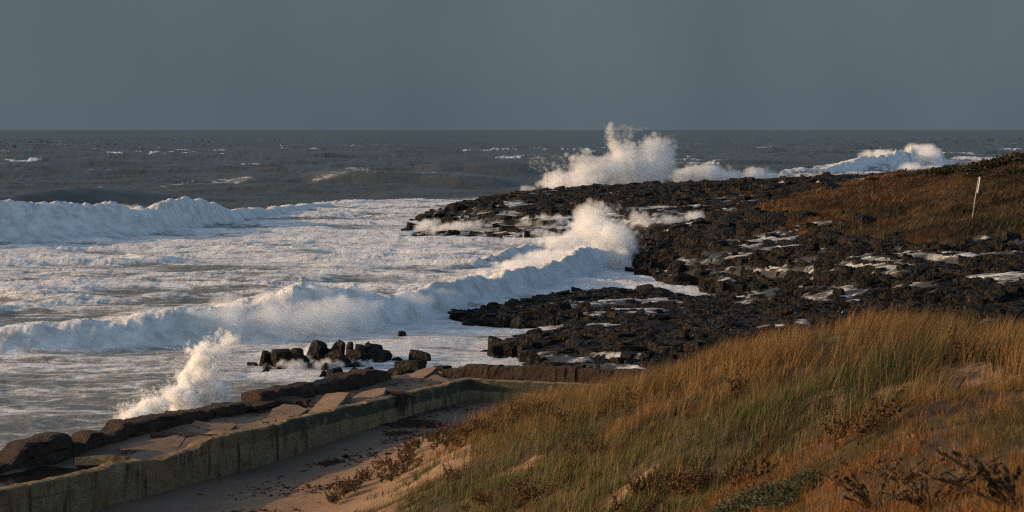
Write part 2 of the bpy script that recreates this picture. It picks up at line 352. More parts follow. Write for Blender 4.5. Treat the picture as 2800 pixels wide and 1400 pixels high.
# ------------------------------------------------------------------ sea
RIDGES = [  # crest lines of the waves: (photo column, foot of the front, height), front width, back width, foam on face, foam on back
    ([(-500, 720, 2.2), (0, 668, 3.0), (200, 660, 3.2), (400, 648, 2.7), (540, 627, 2.7), (620, 612, 1.7), (720, 596, .9), (900, 568, .4), (1050, 556, .3), (1200, 548, .2), (1450, 540, .2)], 3.6, 10, 1.0, .5),
    ([(-500, 1000, .5), (0, 976, .95), (200, 966, 1.1), (400, 952, 1.4), (600, 938, 1.8), (800, 932, 1.9), (950, 922, 1.9), (1100, 888, 1.7), (1200, 860, 1.7), (1350, 822, 1.5), (1500, 785, 1.6), (1650, 745, 1.9), (1740, 710, 1.2), (1800, 700, .2)], 2.4, 5, 1.0, .25),
    ([(-500, 600, 2.0), (0, 590, 2.0), (150, 580, 2.5), (250, 575, 2.6), (350, 572, 2.2), (500, 565, 1.0), (650, 560, 0)], 9, 14, .30, .25),
    ([(820, 500, 0), (870, 502, 1.6), (950, 503, 2.3), (1050, 505, 1.9), (1150, 505, 1.8), (1250, 506, 2.3), (1350, 505, 1.6), (1450, 500, .3), (1500, 500, 0)], 14, 22, .58, .10),
    ([(1120, 478, 0), (1200, 480, 2.2), (1290, 480, 2.2), (1400, 480, 2.4), (1500, 478, 2.2), (1600, 478, 1.2), (1700, 478, 0)], 16, 26, .30, .2),
    ([(550, 500, 0), (680, 502, 1.7), (800, 502, 1.0), (900, 500, 0)], 14, 20, .1, .05),
    ([(2050, 486, .2), (2150, 482, .6), (2250, 474, 1.4), (2350, 467, 2.4), (2440, 460, 4.0), (2490, 458, 4.7), (2530, 458, 4.9), (2560, 458, 3.6), (2580, 459, 1.4), (2620, 459, .9), (3000, 470, .7)], 10, 24, .75, .35),
    ([(1000, 775, 0), (1300, 735, .35), (1450, 695, .7), (1550, 672, .5), (1650, 660, 0)], 1.8, 4, .4, .3)]
def sea_fields(X, Y):
    u = 1400 + F * X / Y
    off = sstep(240, 420, Y)
    lee = 1 - sstep(900, 4000, Y) * .6
    # open-sea swell and chop
    wx = X + 14 * (fbm(X * .012, Y * .012, 91, 2) - .5); wy = Y + 30 * (fbm(X * .010, Y * .007, 92, 2) - .5)
    sw = (1 - 2 * np.abs(np.sin((wy + .18 * wx) / 24.0 + 2.2 * fbm(X * .010, Y * .004, 5, 2)))) * .7 + (fbm(X * .040, Y * .07, 7, 3) - .5) * 3.0 + (billow(X * .16, Y * .30, 9, 3) * -1 + .5) * .7
    # turbulent surf
    ch = (fbm(X * .10, Y * .16, 21, 3) - .5) * .50 + (billow(X * .22, Y * .5, 23, 3) - .4) * .16 + (billow(X * .8, Y * 1.6, 27, 2) - .4) * .06
    z = off * sw * lee + (1 - off) * ch
    # bores: broken lines of white water running in, overlapping
    b1 = 1 - np.abs(2 * fbm((X + .12 * Y) * .022, Y * .055, 131, 3) - 1); b2 = 1 - np.abs(2 * fbm((X - .2 * Y) * .035, Y * .09, 133, 3) - 1)
    bore = np.maximum(sstep(.84, .99, b1), .7 * sstep(.82, .99, b2)) * (1 - off) * (.35 + .65 * sstep(85, 110, Y)); z = z + bore * (.40 + .35 * (billow(X * .35, Y * .7, 135, 3) - .3))
    # open water is bare, the surf zone is mostly foam
    Yo = np.interp(u, [-600, 0, 200, 400, 550, 700, 850, 1000, 1200, 1450, 1900, 2100, 2300, 2500, 3400], [172, 190, 203, 215, 232, 250, 285, 312, 325, 335, 335, 450, 600, 740, 900])
    inside = 1 - sstep(-3, 4, Y - Yo + 10 * (fbm(X * .12, Y * .12, 33, 3) - .5))
    patch = fbm(X * .045, Y * .055, 41, 4) - .5; patch2 = fbm(X * .16, Y * .2, 43, 3) - .5
    base = .44 + patch * .42 + patch2 * .30
    near_left = (1 - sstep(60, 105, Y)) * sstep(300, -5500, (u - 1400) * 4)
    base = base - .08 * (1 - sstep(75, 98, Y)) * (u < 1200) + .10 * sstep(120, 170, Y)
    base = base + .5 * bore + .26 * (sstep(.5, .75, fbm(X * .09, Y * .45, 137, 4, .6)) - .3)
    foam = inside * base - (1 - inside) * .35
    # white horses out at sea
    cell = vnoise(X * .045, Y * .022, 61); cell2 = fbm(X * .13, Y * .10, 63, 3)
    foam = np.where(inside < .5, np.maximum(foam, -.35 + 1.15 * sstep(.66, .84, cell) * sstep(.47, .62, cell2) * (1 - .8 * sstep(900, 2500, Y)) * (.62 + .38 * sstep(380, 750, Y))), foam)
    for pts, wf, wb, ff, fbk in RIDGES:
        p = np.array(pts, float); Yc = np.interp(u, p[:, 0], Ybase(p[:, 1]) + wf * 1.4); A = np.interp(u, p[:, 0], p[:, 2], left=p[0, 2], right=0)
        s = Y - Yc + ((fbm(X * .09, Y * .05, 71, 3) - .5) * wf * 1.6 if ff > .6 else (fbm(X * .04, Y * .02, 71, 2) - .5) * wf * .8)
        q = np.where(s > 0, np.exp(-(s / wb) ** 2), np.exp(-(np.abs(s) / wf) ** 2.4))
        rough = 1 + (.5 if ff > .6 else .25) * (fbm(X * (.25 if ff > .6 else .05), Y * (.2 if ff > .6 else .04), 73, 3) - .5) + (.38 if ff > .6 else .0) * ((billow(X * .33, Y * .45, 75, 5, .6) - .35) * 1.1 + (fbm(X * .06, Y * .05, 76, 2) - .5) * 1.2)
        A = A * (.82 + .36 * fbm(u * .006, u * 0 + wf, 79, 2)) if ff > .6 else A
        k = np.clip(A / 1.5, 0, 1)
        z = z * (1 - .5 * q * k) + A * q * rough
        face = np.where(s > 0, np.exp(-(s / (wb * .35)) ** 2), np.exp(-(np.abs(s) / (wf * 1.25)) ** 4))
        foam = foam + k * (np.where(s > 0, fbk * q, ff * face))
        foam = foam + k * .30 * ff * np.exp(-((s - .15 * wb) / (.25 * wb)) ** 2)
    # white water piling on the left rock cluster and over the front of the far shelf
    for (px, py, rx, ry, dz) in [(930, 985, 4.2, 6, .12), (1040, 960, 3.0, 5, .12), (1150, 905, 3, 6, .2), (1330, 640, 8, 9, .4)]:
        cx, cy, _ = at_z(px, py, 0); q = np.exp(-((X - cx) / rx) ** 2 - ((Y - cy) / ry) ** 2); z = z * (1 - .8 * q) + dz * q; foam = foam + .35 * q
    return z, foam
def build_sea():
    nr, nc = 860, 830
    py = np.concatenate([np.linspace(1330, 700, 385, endpoint=False), np.linspace(700, 358.5, 395)])
    Yr = np.concatenate([F * H / (py - YH), [30000, 42000, 60000, 75000]]); nr = len(Yr)
    ur = np.linspace(-0.36, 0.36, nc)
    Y = np.repeat(Yr[:, None], nc, 1); X = Y * ur[None]
    # shift alternate jitter so that rows do not line up
    jit = np.where(Y < 2500, 1, 0); dY = np.gradient(Yr)[:, None] * (RNG.random((nr, nc)) - .5) * .5 * jit; Y = Y + dY
    z, foam = sea_fields(X, Y)
    ins = inpoly(X, Y, SHORE); d = polydist(X, Y, SHORE) * np.where(ins, -1, 1)
    edge = np.exp(-np.clip(d, 0, None) / 4.0) * (Y < 420)
    foam = foam + .42 * edge
    z = np.where(ins, -.5, z * (1 - .5 * np.exp(-np.clip(d, 0, None) / 2.0)))
    # calm behind the sea wall line
    n = np.array([d1[1], -d1[0]]); n = n if n[0] < 0 else -n
    side = (X - INNER_C[0]) * n[0] + (Y - INNER_C[1]) * n[1]
    lim = sstep(1500, 6000, Y); z = z * (1 - lim)
    silt = 1 - sstep(110, 300, Y) * .86 - sstep(300, 1500, Y) * .12
    Fc = grid_faces(nr, nc)
    keep = ~((d.ravel()[Fc] < -3).all(1)) & ~(((Y.ravel()[Fc] < 76) & ((X - (-3.5 - (76 - Y) * .529)).ravel()[Fc] > 3)).all(1))
    Fc = Fc[keep]
    V = np.stack([X, Y, z], -1).reshape(-1, 3)
    used = np.zeros(len(V), bool); used[Fc.ravel()] = True; idx = np.cumsum(used) - 1
    me = mesh_np('sea', V[used], idx[Fc], dict(foam=foam.ravel()[used], silt=silt.ravel()[used], calm=sstep(220, 900, Y).ravel()[used]), True)
    o = obj('sea', me, MAT['sea']); tag(o, 'grey-brown stormy sea with white surf breaking towards the rocks', 'sea', kind='structure')
build_sea()

# ------------------------------------------------------------------ rock shelf of basalt columns
def boulder_mesh(name, seed, sub=3, chop=7, rough=.10, box=.0):
    r = random.Random(seed); bm = bmesh.new(); bmesh.ops.create_icosphere(bm, subdivisions=sub, radius=1.0)
    V = np.array([v.co[:] for v in bm.verts]); Fc = np.array([[v.index for v in f.verts] for f in bm.faces]); bm.free()
    if box:
        m = np.abs(V).max(1, keepdims=True); V = V * (1 - box) + (V / m) * box * .82
    for i in range(chop):
        n = np.array([r.gauss(0, 1), r.gauss(0, 1), r.gauss(0, .7)]); n /= np.linalg.norm(n); dd = r.uniform(.55, .85)
        s = V @ n; V = V - np.clip(s - dd, 0, None)[:, None] * n * .95
    k = fbm3(V[:, 0] * 1.6 + seed, V[:, 1] * 1.6, V[:, 2] * 1.6, seed, 3) - .5
    V = V * (1 + k[:, None] * rough * 3)
    V += (RNG.random(V.shape) - .5) * rough * .35
    V[:, 2] -= V[:, 2].min() * .55 + 0
    lo = V[:, 2].min(); V[:, 2] -= lo; V /= np.array([np.ptp(V[:, 0]), np.ptp(V[:, 1]), V[:, 2].max()])
    V[:, :2] -= (V[:, :2].max(0) + V[:, :2].min(0)) / 2
    return mesh_np(name, V, Fc, None, False)
def build_shelf():
    seeds = []
    Yv = 82.0
    while Yv < 330:
        s = .54 * (Yv / 100) ** .62
        xs = np.arange(-14, min(.36 * Yv, 78), s)
        xs = xs + (RNG.random(len(xs)) - .5) * s * .85; ys = Yv + (RNG.random(len(xs)) - .5) * s * .85
        seeds.append(np.stack([xs, ys, np.full(len(xs), s)], 1)); Yv += s * .92
    S = np.concatenate(seeds); big = fbm(S[:, 0] * .10, S[:, 1] * .07, 111, 3); S = S[RNG.random(len(S)) > np.clip((big - .40) * 4.5, 0, .66)]; ins = inpoly(S[:, 0], S[:, 1], SHORE); dd = polydist(S[:, 0], S[:, 1], SHORE)
    keep = ins | (dd < S[:, 2] * .9); S = S[keep]; ins = ins[keep]; dd = dd[keep] * np.where(ins, 1, -1)
    h = lh(S[:, 0], S[:, 1]); g = grassy(S[:, 0], S[:, 1], h)
    # only what the shelf shows: not under the grass of the headland, not hidden behind its crest
    k = ~g & (S[:, 0] / S[:, 1] < .30); S = S[k]; h = h[k]; dd = dd[k]
    n = len(S)
    # ledges: the shelf steps down in treads
    ln = fbm(S[:, 0] * .11, S[:, 1] * .09, 101, 3)
    step = np.where(h < 1.3, .30, .46); q = h + (ln - .5) * 1.8; terr = np.round(q / step) * step - (ln - .5) * 1.8
    hh = .15 * h + .85 * terr + (RNG.random(n) - .5) * .09 + (RNG.random(n) > .96) * RNG.random(n) * .35 + (fbm(S[:, 0] * .35, S[:, 1] * .35, 105, 3) - .5) * .42
    hh = np.where(dd < 1.2, np.minimum(hh, h + .15 + (RNG.random(n) - .6) * .5), hh)
    hh = np.where(dd < 0, .0 + (RNG.random(n) - .7) * .5, hh); hh = np.maximum(hh, -.4)
    # voronoi cells by clipping against near neighbours
    cell = {}; cs = 1.8
    for i, (x, y, s) in enumerate(S): cell.setdefault((int(x // cs), int(y // cs)), []).append(i)
    rocks = []
    for i in range(n):
        x, y, s = S[i]; R = s * 1.6
        poly = [(R * math.cos(a), R * math.sin(a)) for a in [k * math.pi / 4 + .39 for k in range(8)]]
        cx, cy = int(x // cs), int(y // cs); kk = 2
        nb = [j for a in range(-kk, kk + 1) for b in range(-kk, kk + 1) for j in cell.get((cx + a, cy + b), ()) if j != i]
        nb = sorted(((S[j, 0] - x) ** 2 + (S[j, 1] - y) ** 2, j) for j in nb)[:12]
        for d2_, j in nb:
            mx_, my_ = (S[j, 0] - x), (S[j, 1] - y); lim = d2_ * .5; out = []
            for a in range(len(poly)):
                p, r_ = poly[a], poly[(a + 1) % len(poly)]; da = p[0] * mx_ + p[1] * my_ - lim; db = r_[0] * mx_ + r_[1] * my_ - lim
                if da <= 0: out.append(p)
                if da * db < 0: t = da / (da - db); out.append((p[0] + (r_[0] - p[0]) * t, p[1] + (r_[1] - p[1]) * t))
            poly = out
            if len(poly) < 3: break
        if len(poly) < 3: continue
        rocks.append((i, poly))
    def rock_geo(i, poly, fine):
        x, y, s = S[i]; top = hh[i]; P = np.array(poly)
        if fine:
            Q = []
            for a in range(len(P)):
                b = (a + 1) % len(P); L = np.linalg.norm(P[b] - P[a]); Q.append(P[a])
                if L > s * .28: Q.append((P[a] + P[b]) / 2 * (1 + random.uniform(-.02, .10)))
            P = np.array(Q)
        m = len(P); ta, tb = random.gauss(0, .13), random.gauss(0, .13); dep = 1.5
        rr = lambda amp: 1 + (RNG.random((m, 1)) - .5) * amp
        lo = random.random() < .22; r0 = P * 1.0; r1 = P * .992 * rr(.03); r2 = P * (.92 if lo else .965) * rr(.06); r3 = P * random.uniform(.5, .8) * rr(.35)
        tilt = lambda R: R[:, 0] * ta + R[:, 1] * tb
        z0 = np.full(m, top - dep); z1 = top - (.34 if lo else .2) * s + tilt(r1) * .5 + (RNG.random(m) - .5) * .18 * s; z2 = top - (.13 if lo else .06) * s + tilt(r2) + (RNG.random(m) - .5) * .22 * s; z3 = top + tilt(r3) + (RNG.random(m) - .5) * .2 * s
        V = np.concatenate([np.c_[r0, z0], np.c_[r1, z1], np.c_[r2, z2], np.c_[r3, z3], [[0, 0, top + .05 * s * random.uniform(-1, 1.4)]]])
        a = np.arange(m); b = (a + 1) % m
        quads = np.concatenate([np.stack([a + k * m, b + k * m, b + (k + 1) * m, a + (k + 1) * m], 1) for k in range(3)])
        tris = np.stack([a + 3 * m, b + 3 * m, np.full(m, 4 * m)], 1)
        return V, quads, tris
    shelf_grid(hh)
    # size in the picture decides which blocks are their own objects
    px, py = topx(S[:, 0], S[:, 1], hh); vis = (px > -20) & (px < 2820)
    order = sorted(range(len(rocks)), key=lambda k: -(S[rocks[k][0], 2] / S[rocks[k][0], 1]) * (2.0 if vis[rocks[k][0]] else 0) * (1 if hh[rocks[k][0]] > .25 else .3) * (1 if not (S[rocks[k][0], 1] < 100 and px[rocks[k][0]] > 2050) else .1))
    own = set(order[:290]); AV = []; AQ = []; AT = []; off = 0
    for k, (i, poly) in enumerate(rocks):
        V, Q, T = rock_geo(i, poly, S[i, 1] < 128)
        if k in own:
            me = mesh_np('rock', V, [Q, T], None, False); obj('rock', me, MAT['rock'], SHELF, (S[i, 0], S[i, 1], 0))
        else:
            V = V + np.array([S[i, 0], S[i, 1], 0]); AV.append(V); AQ.append(Q + off); AT.append(T + off); off += len(V)
    me = mesh_np('rock_mass', np.concatenate(AV), [np.concatenate(AQ), np.concatenate(AT)], None, False)
    o = obj('rock_mass', me, MAT['rock'], SHELF); o['kind'] = 'stuff'
    print('shelf blocks', len(rocks))
SHELF = None
def shelf_grid(hh):
    global SHELF
    Yr = 80 * (330 / 80) ** np.linspace(0, 1, 170); ur = np.linspace(-.1, .36, 150)
    Y = np.repeat(Yr[:, None], 150, 1); X = Y * ur; Z = lh(X, Y) - .55 + (fbm(X * .5, Y * .5, 3, 3) - .5) * .4
    ins = inpoly(X, Y, SHORE); d = polydist(X, Y, SHORE)
    Z = np.where(ins, np.minimum(Z, -.4 + d * .8), -1.2)
    V = np.stack([X, Y, Z], -1).reshape(-1, 3); Fc = grid_faces(170, 150); k = (ins.ravel()[Fc]).any(1)
    SHELF = obj('rock_shelf', mesh_np('rock_shelf', V, Fc[k], None, False), MAT['rock'])
    tag(SHELF, 'dark wet basalt rock shelf running out to the surf', 'rock shelf', kind='structure')
build_shelf()

def wash():
    """sheets of white water lying in the joints and spilling over the ledges of the shelf"""
    P = [  # photo column, row, half width, half height (pixels), lift
        (1310, 578, 90, 8, .45), (1420, 556, 40, 7, .3), (1500, 600, 110, 8, .5), (1330, 605, 130, 14, .55), (1480, 632, 90, 16, .6), (1300, 635, 90, 12, .5), (1215, 575, 45, 5, .4),
        (1760, 607, 80, 8, .6), (1880, 597, 75, 7, .6), (1840, 582, 50, 6, .3), (2060, 557, 35, 5, .35), (1990, 575, 30, 4, .25), (2070, 652, 45, 3, .3), (2150, 655, 15, 3, .25), (1850, 630, 25, 3, .25),
        (1920, 712, 45, 3, .3), (2080, 735, 110, 7, .3), (2160, 742, 70, 5, .3), (1990, 745, 60, 4, .25), (2200, 720, 40, 4, .3), (2440, 700, 90, 7, .45), (2560, 697, 70, 6, .45), (2420, 728, 90, 6, .4), (2460, 722, 60, 4, .35), (2720, 690, 60, 4, .35),
        (2440, 745, 50, 4, .35), (2720, 755, 90, 6, .5), (2770, 772, 50, 4, .45), (2520, 782, 55, 4, .4), (2600, 797, 80, 6, .45), (2330, 800, 70, 8, .4), (2300, 822, 60, 8, .4), (2250, 785, 60, 4, .3), (2350, 835, 35, 8, .4), (2300, 855, 40, 4, .35),
        (1870, 770, 30, 10, .3), (1990, 775, 25, 12, .3), (1950, 795, 40, 9, .35), (2050, 800, 30, 10, .3), (2110, 805, 25, 10, .3), (2240, 805, 40, 10, .35),
        (1600, 832, 60, 4, .3), (1660, 860, 60, 4, .3), (1750, 850, 40, 3, .3), (1650, 893, 70, 3, .3), (1850, 845, 50, 3, .3), (1540, 815, 50, 4, .3), (1760, 822, 60, 4, .3), (1560, 985, 60, 5, .3), (1700, 972, 50, 3, .3), (1500, 965, 30, 5, .3), (1640, 1000, 60, 4, .3), (1900, 850, 40, 3, .25),
        (2100, 895, 60, 5, .3), (2180, 880, 40, 4, .3), (2030, 905, 50, 3, .3), (2450, 880, 40, 3, .3), (2760, 878, 50, 3, .3)]
    Yr = 82 * (300 / 82) ** np.linspace(0, 1, 420); ur = np.linspace(-.07, .29, 420)
    Y = np.repeat(Yr[:, None], 420, 1); X = Y * ur; Zl = lh(X, Y); px, py = topx(X, Y, Zl)
    lift = np.full(X.shape, -.75)
    for (cx, cy, rx, ry, l) in P:
        n = (fbm(X * .45, Y * .35, int(cx), 4, .6) - .5) * 2.2
        if cy > 795 and cx < 2000: rx *= 1.6; l += .10
        q = 1 - np.hypot((px - cx) / (rx * 1.25), (py - cy) / (ry * 1.5)) + n * .7
        lift = np.maximum(lift, np.clip(q, -1.2, .5) / .5 * (l * .44 + .09) - .07)
    veins = sstep(.50, .74, 1 - billow(X * .16, Y * .11, 9, 3)) * sstep(.42, .6, fbm(X * .06, Y * .05, 15, 2))
    lift = np.maximum(lift, -.58 + .62 * veins); lift = np.minimum(np.where(grassy(X, Y, Zl), -1.2, lift), .09)
    Z = Zl + lift + (fbm(X * 1.2, Y * 1.2, 8, 3) - .5) * .14 + (fbm(X * .35, Y * .3, 18, 2) - .5) * .2
    Fc = grid_faces(420, 420); k = (lift.ravel()[Fc] > -.55).any(1) & inpoly(X, Y, SHORE).ravel()[Fc].all(1); Fc = Fc[k]
    V = np.stack([X, Y, Z], -1).reshape(-1, 3); used = np.zeros(len(V), bool); used[Fc.ravel()] = True; idx = np.cumsum(used) - 1
    fo = np.clip(.40 + lift * .8 + (fbm(X * .5, Y * .4, 19, 3) - .5) * .9, 0, .52).ravel()[used]
    me = mesh_np('wash_water', V[used], idx[Fc], dict(foam=fo, silt=np.full(used.sum(), .06), calm=np.zeros(used.sum())), True)
    tag(obj('wash_water', me, MAT['sea']), 'white water draining through the joints of the dark rock shelf', 'water', kind='stuff')
wash()

# ------------------------------------------------------------------ grassy headland
def headland():
    Yr = 95 * (330 / 95) ** np.linspace(0, 1, 240); ur = np.linspace(.08, .40, 220)
    Y = np.repeat(Yr[:, None], 220, 1); X = Y * ur; Zl = lh(X, Y); g = grassy(X, Y, Zl)
    lump = (fbm(X * .13, Y * .07, 201, 4) - .5) * 3.4 + (fbm(X * .6, Y * .4, 203, 3) - .5) * .7
    Z = Zl + np.where(g, lump * .5 - .1, -.45)
    Fc = grid_faces(240, 220); k = g.ravel()[Fc].any(1); V = np.stack([X, Y, Z], -1).reshape(-1, 3)
    o = obj('headland', mesh_np('headland', V, Fc[k], None, True), MAT['turf']); tag(o, 'low grassy headland of rust-brown turf above the rocks', 'hill', kind='structure')
    return X, Y, Z, g
HX, HY, HZ, HG = headland()
def blades(name, R, hgt, wid, lean, leandir, hue, m, seg=3, label=None, curl=.5, cat='grass', parent=None, rnd=None):
    """one object holding N bent tapering blades rooted at R"""
    n = len(R); k = seg
    ld = np.asarray(leandir); dx, dy = np.cos(ld), np.sin(ld); yaw = RNG.random(n) * 2 * np.pi; wx, wy = np.cos(yaw), np.sin(yaw)
    Vs = []; al = []
    for j in range(k + 1):
        t = j / k; bend = (t * (1 - curl) + curl * t * t) * lean
        cx = R[:, 0] + dx * hgt * bend; cy = R[:, 1] + dy * hgt * bend; cz = R[:, 2] + hgt * (t - .30 * curl * lean * t * t)
        wj = wid * (1 - t) ** .7 * .5
        if j < k:
            Vs += [np.stack([cx - wx * wj, cy - wy * wj, cz], 1), np.stack([cx + wx * wj, cy + wy * wj, cz], 1)]; al += [t, t]
        else: Vs += [np.stack([cx, cy, cz], 1)]; al += [t]
    nv = 2 * k + 1; V = np.stack(Vs, 1).reshape(-1, 3); b = (np.arange(n) * nv)[:, None]
    Q = [b + np.array([[2 * j, 2 * j + 1, 2 * j + 3, 2 * j + 2]]) for j in range(k - 1)]; T = b + np.array([[2 * k - 2, 2 * k - 1, 2 * k]])
    rr = RNG.random(n) if rnd is None else rnd
    at = dict(hue=np.repeat(hue, nv), rnd=np.repeat(rr, nv), along=np.tile(np.array(al), n))
    o = obj(name, mesh_np(name, V, ([np.concatenate(Q)] if Q else []) + [T], at, False), m, parent)
    if label: tag(o, label, cat, kind='stuff')
    return o
def scatter_grid(X, Y, Z, wgt, n):
    c = np.cumsum(wgt.ravel()); c /= c[-1]; i = np.searchsorted(c, RNG.random(n)); r, q = np.divmod(i, X.shape[1]); r = np.clip(r, 0, X.shape[0] - 2); q = np.clip(q, 0, X.shape[1] - 2)
    a, b = RNG.random(n), RNG.random(n)
    L = lambda A: A[r, q] * (1 - a) * (1 - b) + A[r + 1, q] * a * (1 - b) + A[r, q + 1] * (1 - a) * b + A[r + 1, q + 1] * a * b
    return np.stack([L(X), L(Y), L(Z)], 1)
def head_grass():
    cellw = HG * HY * (HX / HY < .29)
    R = scatter_grid(HX, HY, HZ, cellw / HY ** .6, 45000)
    tuft = fbm(R[:, 0] * .35, R[:, 1] * .25, 211, 3); gr = sstep(.52, .62, fbm(R[:, 0] * .06, R[:, 1] * .05, 213, 2))
    blades('headland_grass', R, .16 + .42 * tuft ** 2 + .1 * RNG.random(len(R)), np.full(len(R), .05) * (R[:, 1] / 120), np.full(len(R), .55), RNG.normal(0, .5, len(R)), np.clip(gr * .8 + RNG.normal(0, .12, len(R)), 0, 1), MAT['hillg'], 2,
           'short rust-brown grass covering the far headland', rnd=np.clip((fbm(R[:, 0] * .12, R[:, 1] * .08, 217, 4) - .5) * 3.2 + .45 + RNG.normal(0, .15, len(R)), 0, 1))
head_grass()

# ------------------------------------------------------------------ foreground dune and beach sand
DUNE = [zc(224, 1400, 1.04), zc(0, 1500, .95), zc(-400, 1500, .9), zc(512, 1317, 1.07), zc(740, 1260, 1.1), zc(1000, 1168, 1.38), zc(1275, 1093, 1.46), zc(1450, 1095, 1.5), zc(600, 1400, 1.1), zc(850, 1300, 1.25), zc(1000, 1250, 1.4), zc(1150, 1180, 1.5),
        zc(400, 1500, 1.05), zc(700, 1500, 1.2), zc(880, 1405, 1.35), yc(1000, 1378, 48), yc(1150, 1260, 54), yc(1300, 1172, 58.5), yc(1440, 1128, 57), yc(1600, 1095, 52), yc(1770, 1058, 48), yc(2000, 985, 44), yc(2180, 945, 42), yc(2320, 955, 41), yc(2460, 972, 40),
        yc(2600, 1000, 38.5), yc(2700, 1000, 39), yc(2800, 990, 40), yc(3000, 975, 40), yc(1200, 1350, 43), yc(1400, 1250, 44), yc(1600, 1200, 43), yc(1900, 1200, 34), yc(1400, 1400, 38), yc(1700, 1400, 30), yc(2000, 1400, 22), yc(2300, 1400, 17), yc(2800, 1400, 12), yc(2800, 1250, 16),
        yc(2300, 1180, 22), yc(2050, 1300, 24), yc(2800, 1075, 22), yc(2550, 1105, 23), yc(2250, 1080, 31.5), yc(2500, 1025, 33), yc(2750, 1015, 33), yc(2000, 1180, 32), yc(3100, 1060, 22), yc(3100, 1400, 12), yc(1100, 1500, 38), yc(1600, 1600, 27), yc(2200, 1600, 13),
        (0, 63, 1.5), (6, 64, 1.3), (12, 60, 1.6), (20, 58, 2.2), (6, 74, .2), (14, 72, .2), (22, 70, .4), (-4, 68, 1.4), (-20, 40, .9)]
dune = TPS(DUNE, lam=0.004, sc=15)
def build_dune():
    Yr = 9 * (76 / 9) ** np.linspace(0, 1, 300); ur = np.linspace(-.36, .36, 300)
    Y = np.repeat(Yr[:, None], 300, 1); X = Y * ur; Z = dune(X, Y)
    hill = sstep(1.5, 2.4, Z)
    Z = Z + hill * ((fbm(X * .35, Y * .3, 301, 3) - .5) * .7 + (fbm(X * 1.4, Y * 1.2, 303, 3) - .5) * .16) + (1 - hill) * (fbm(X * .5, Y * .9, 305, 3) - .5) * .10
    # sand only landward of the pool walls
    dx, dy = X - INNER_C[0], Y - INNER_C[1]
    n1 = np.array([-d1[1], d1[0]]); n1 = n1 if n1[0] > 0 else -n1; s1 = dx * n1[0] + dy * n1[1]
    n2 = np.array([d2[1], -d2[0]]); n2 = n2 if n2[1] < 0 else -n2; s2 = dx * n2[0] + dy * n2[1]
    ok = (s1 > -.35) & (s2 > -.35); Z = np.where(ok, Z, np.minimum(Z, -.8))
    # damp band by the wall; the toe of the dune is dry
    wet = np.clip(.95 - .14 * s1 + .0 * s2, 0, 1) * (1 - hill) + (1 - hill) * np.exp(-np.clip(s2, 0, 99) / 5.0) * .7
    wet = np.where(Y < 50.5, wet * .55, wet)
    Fc = grid_faces(300, 300); k = ok.ravel()[Fc].any(1)
    V = np.stack([X, Y, Z], -1).reshape(-1, 3)
    px_, py_ = topx(X, Y, Z); ed = np.interp(py_, [1000, 1120, 1200, 1280, 1400, 1480], [1300, 1300, 1180, 1080, 900, 820])
    th = hill * sstep(-20, 330, px_ - ed) * (1 - .5 * sstep(.60, .70, fbm(X * .6, Y * .42, 311, 3)))
    o = obj('dune', mesh_np('dune', V, Fc[k], dict(wet=np.clip(wet, 0, 1), thatch=th), True), MAT['sand']); tag(o, 'orange-brown sand dune sloping down to a small beach', 'dune', kind='structure')
    return X, Y, Z, hill * ok
DX, DY, DZ, DH = build_dune()

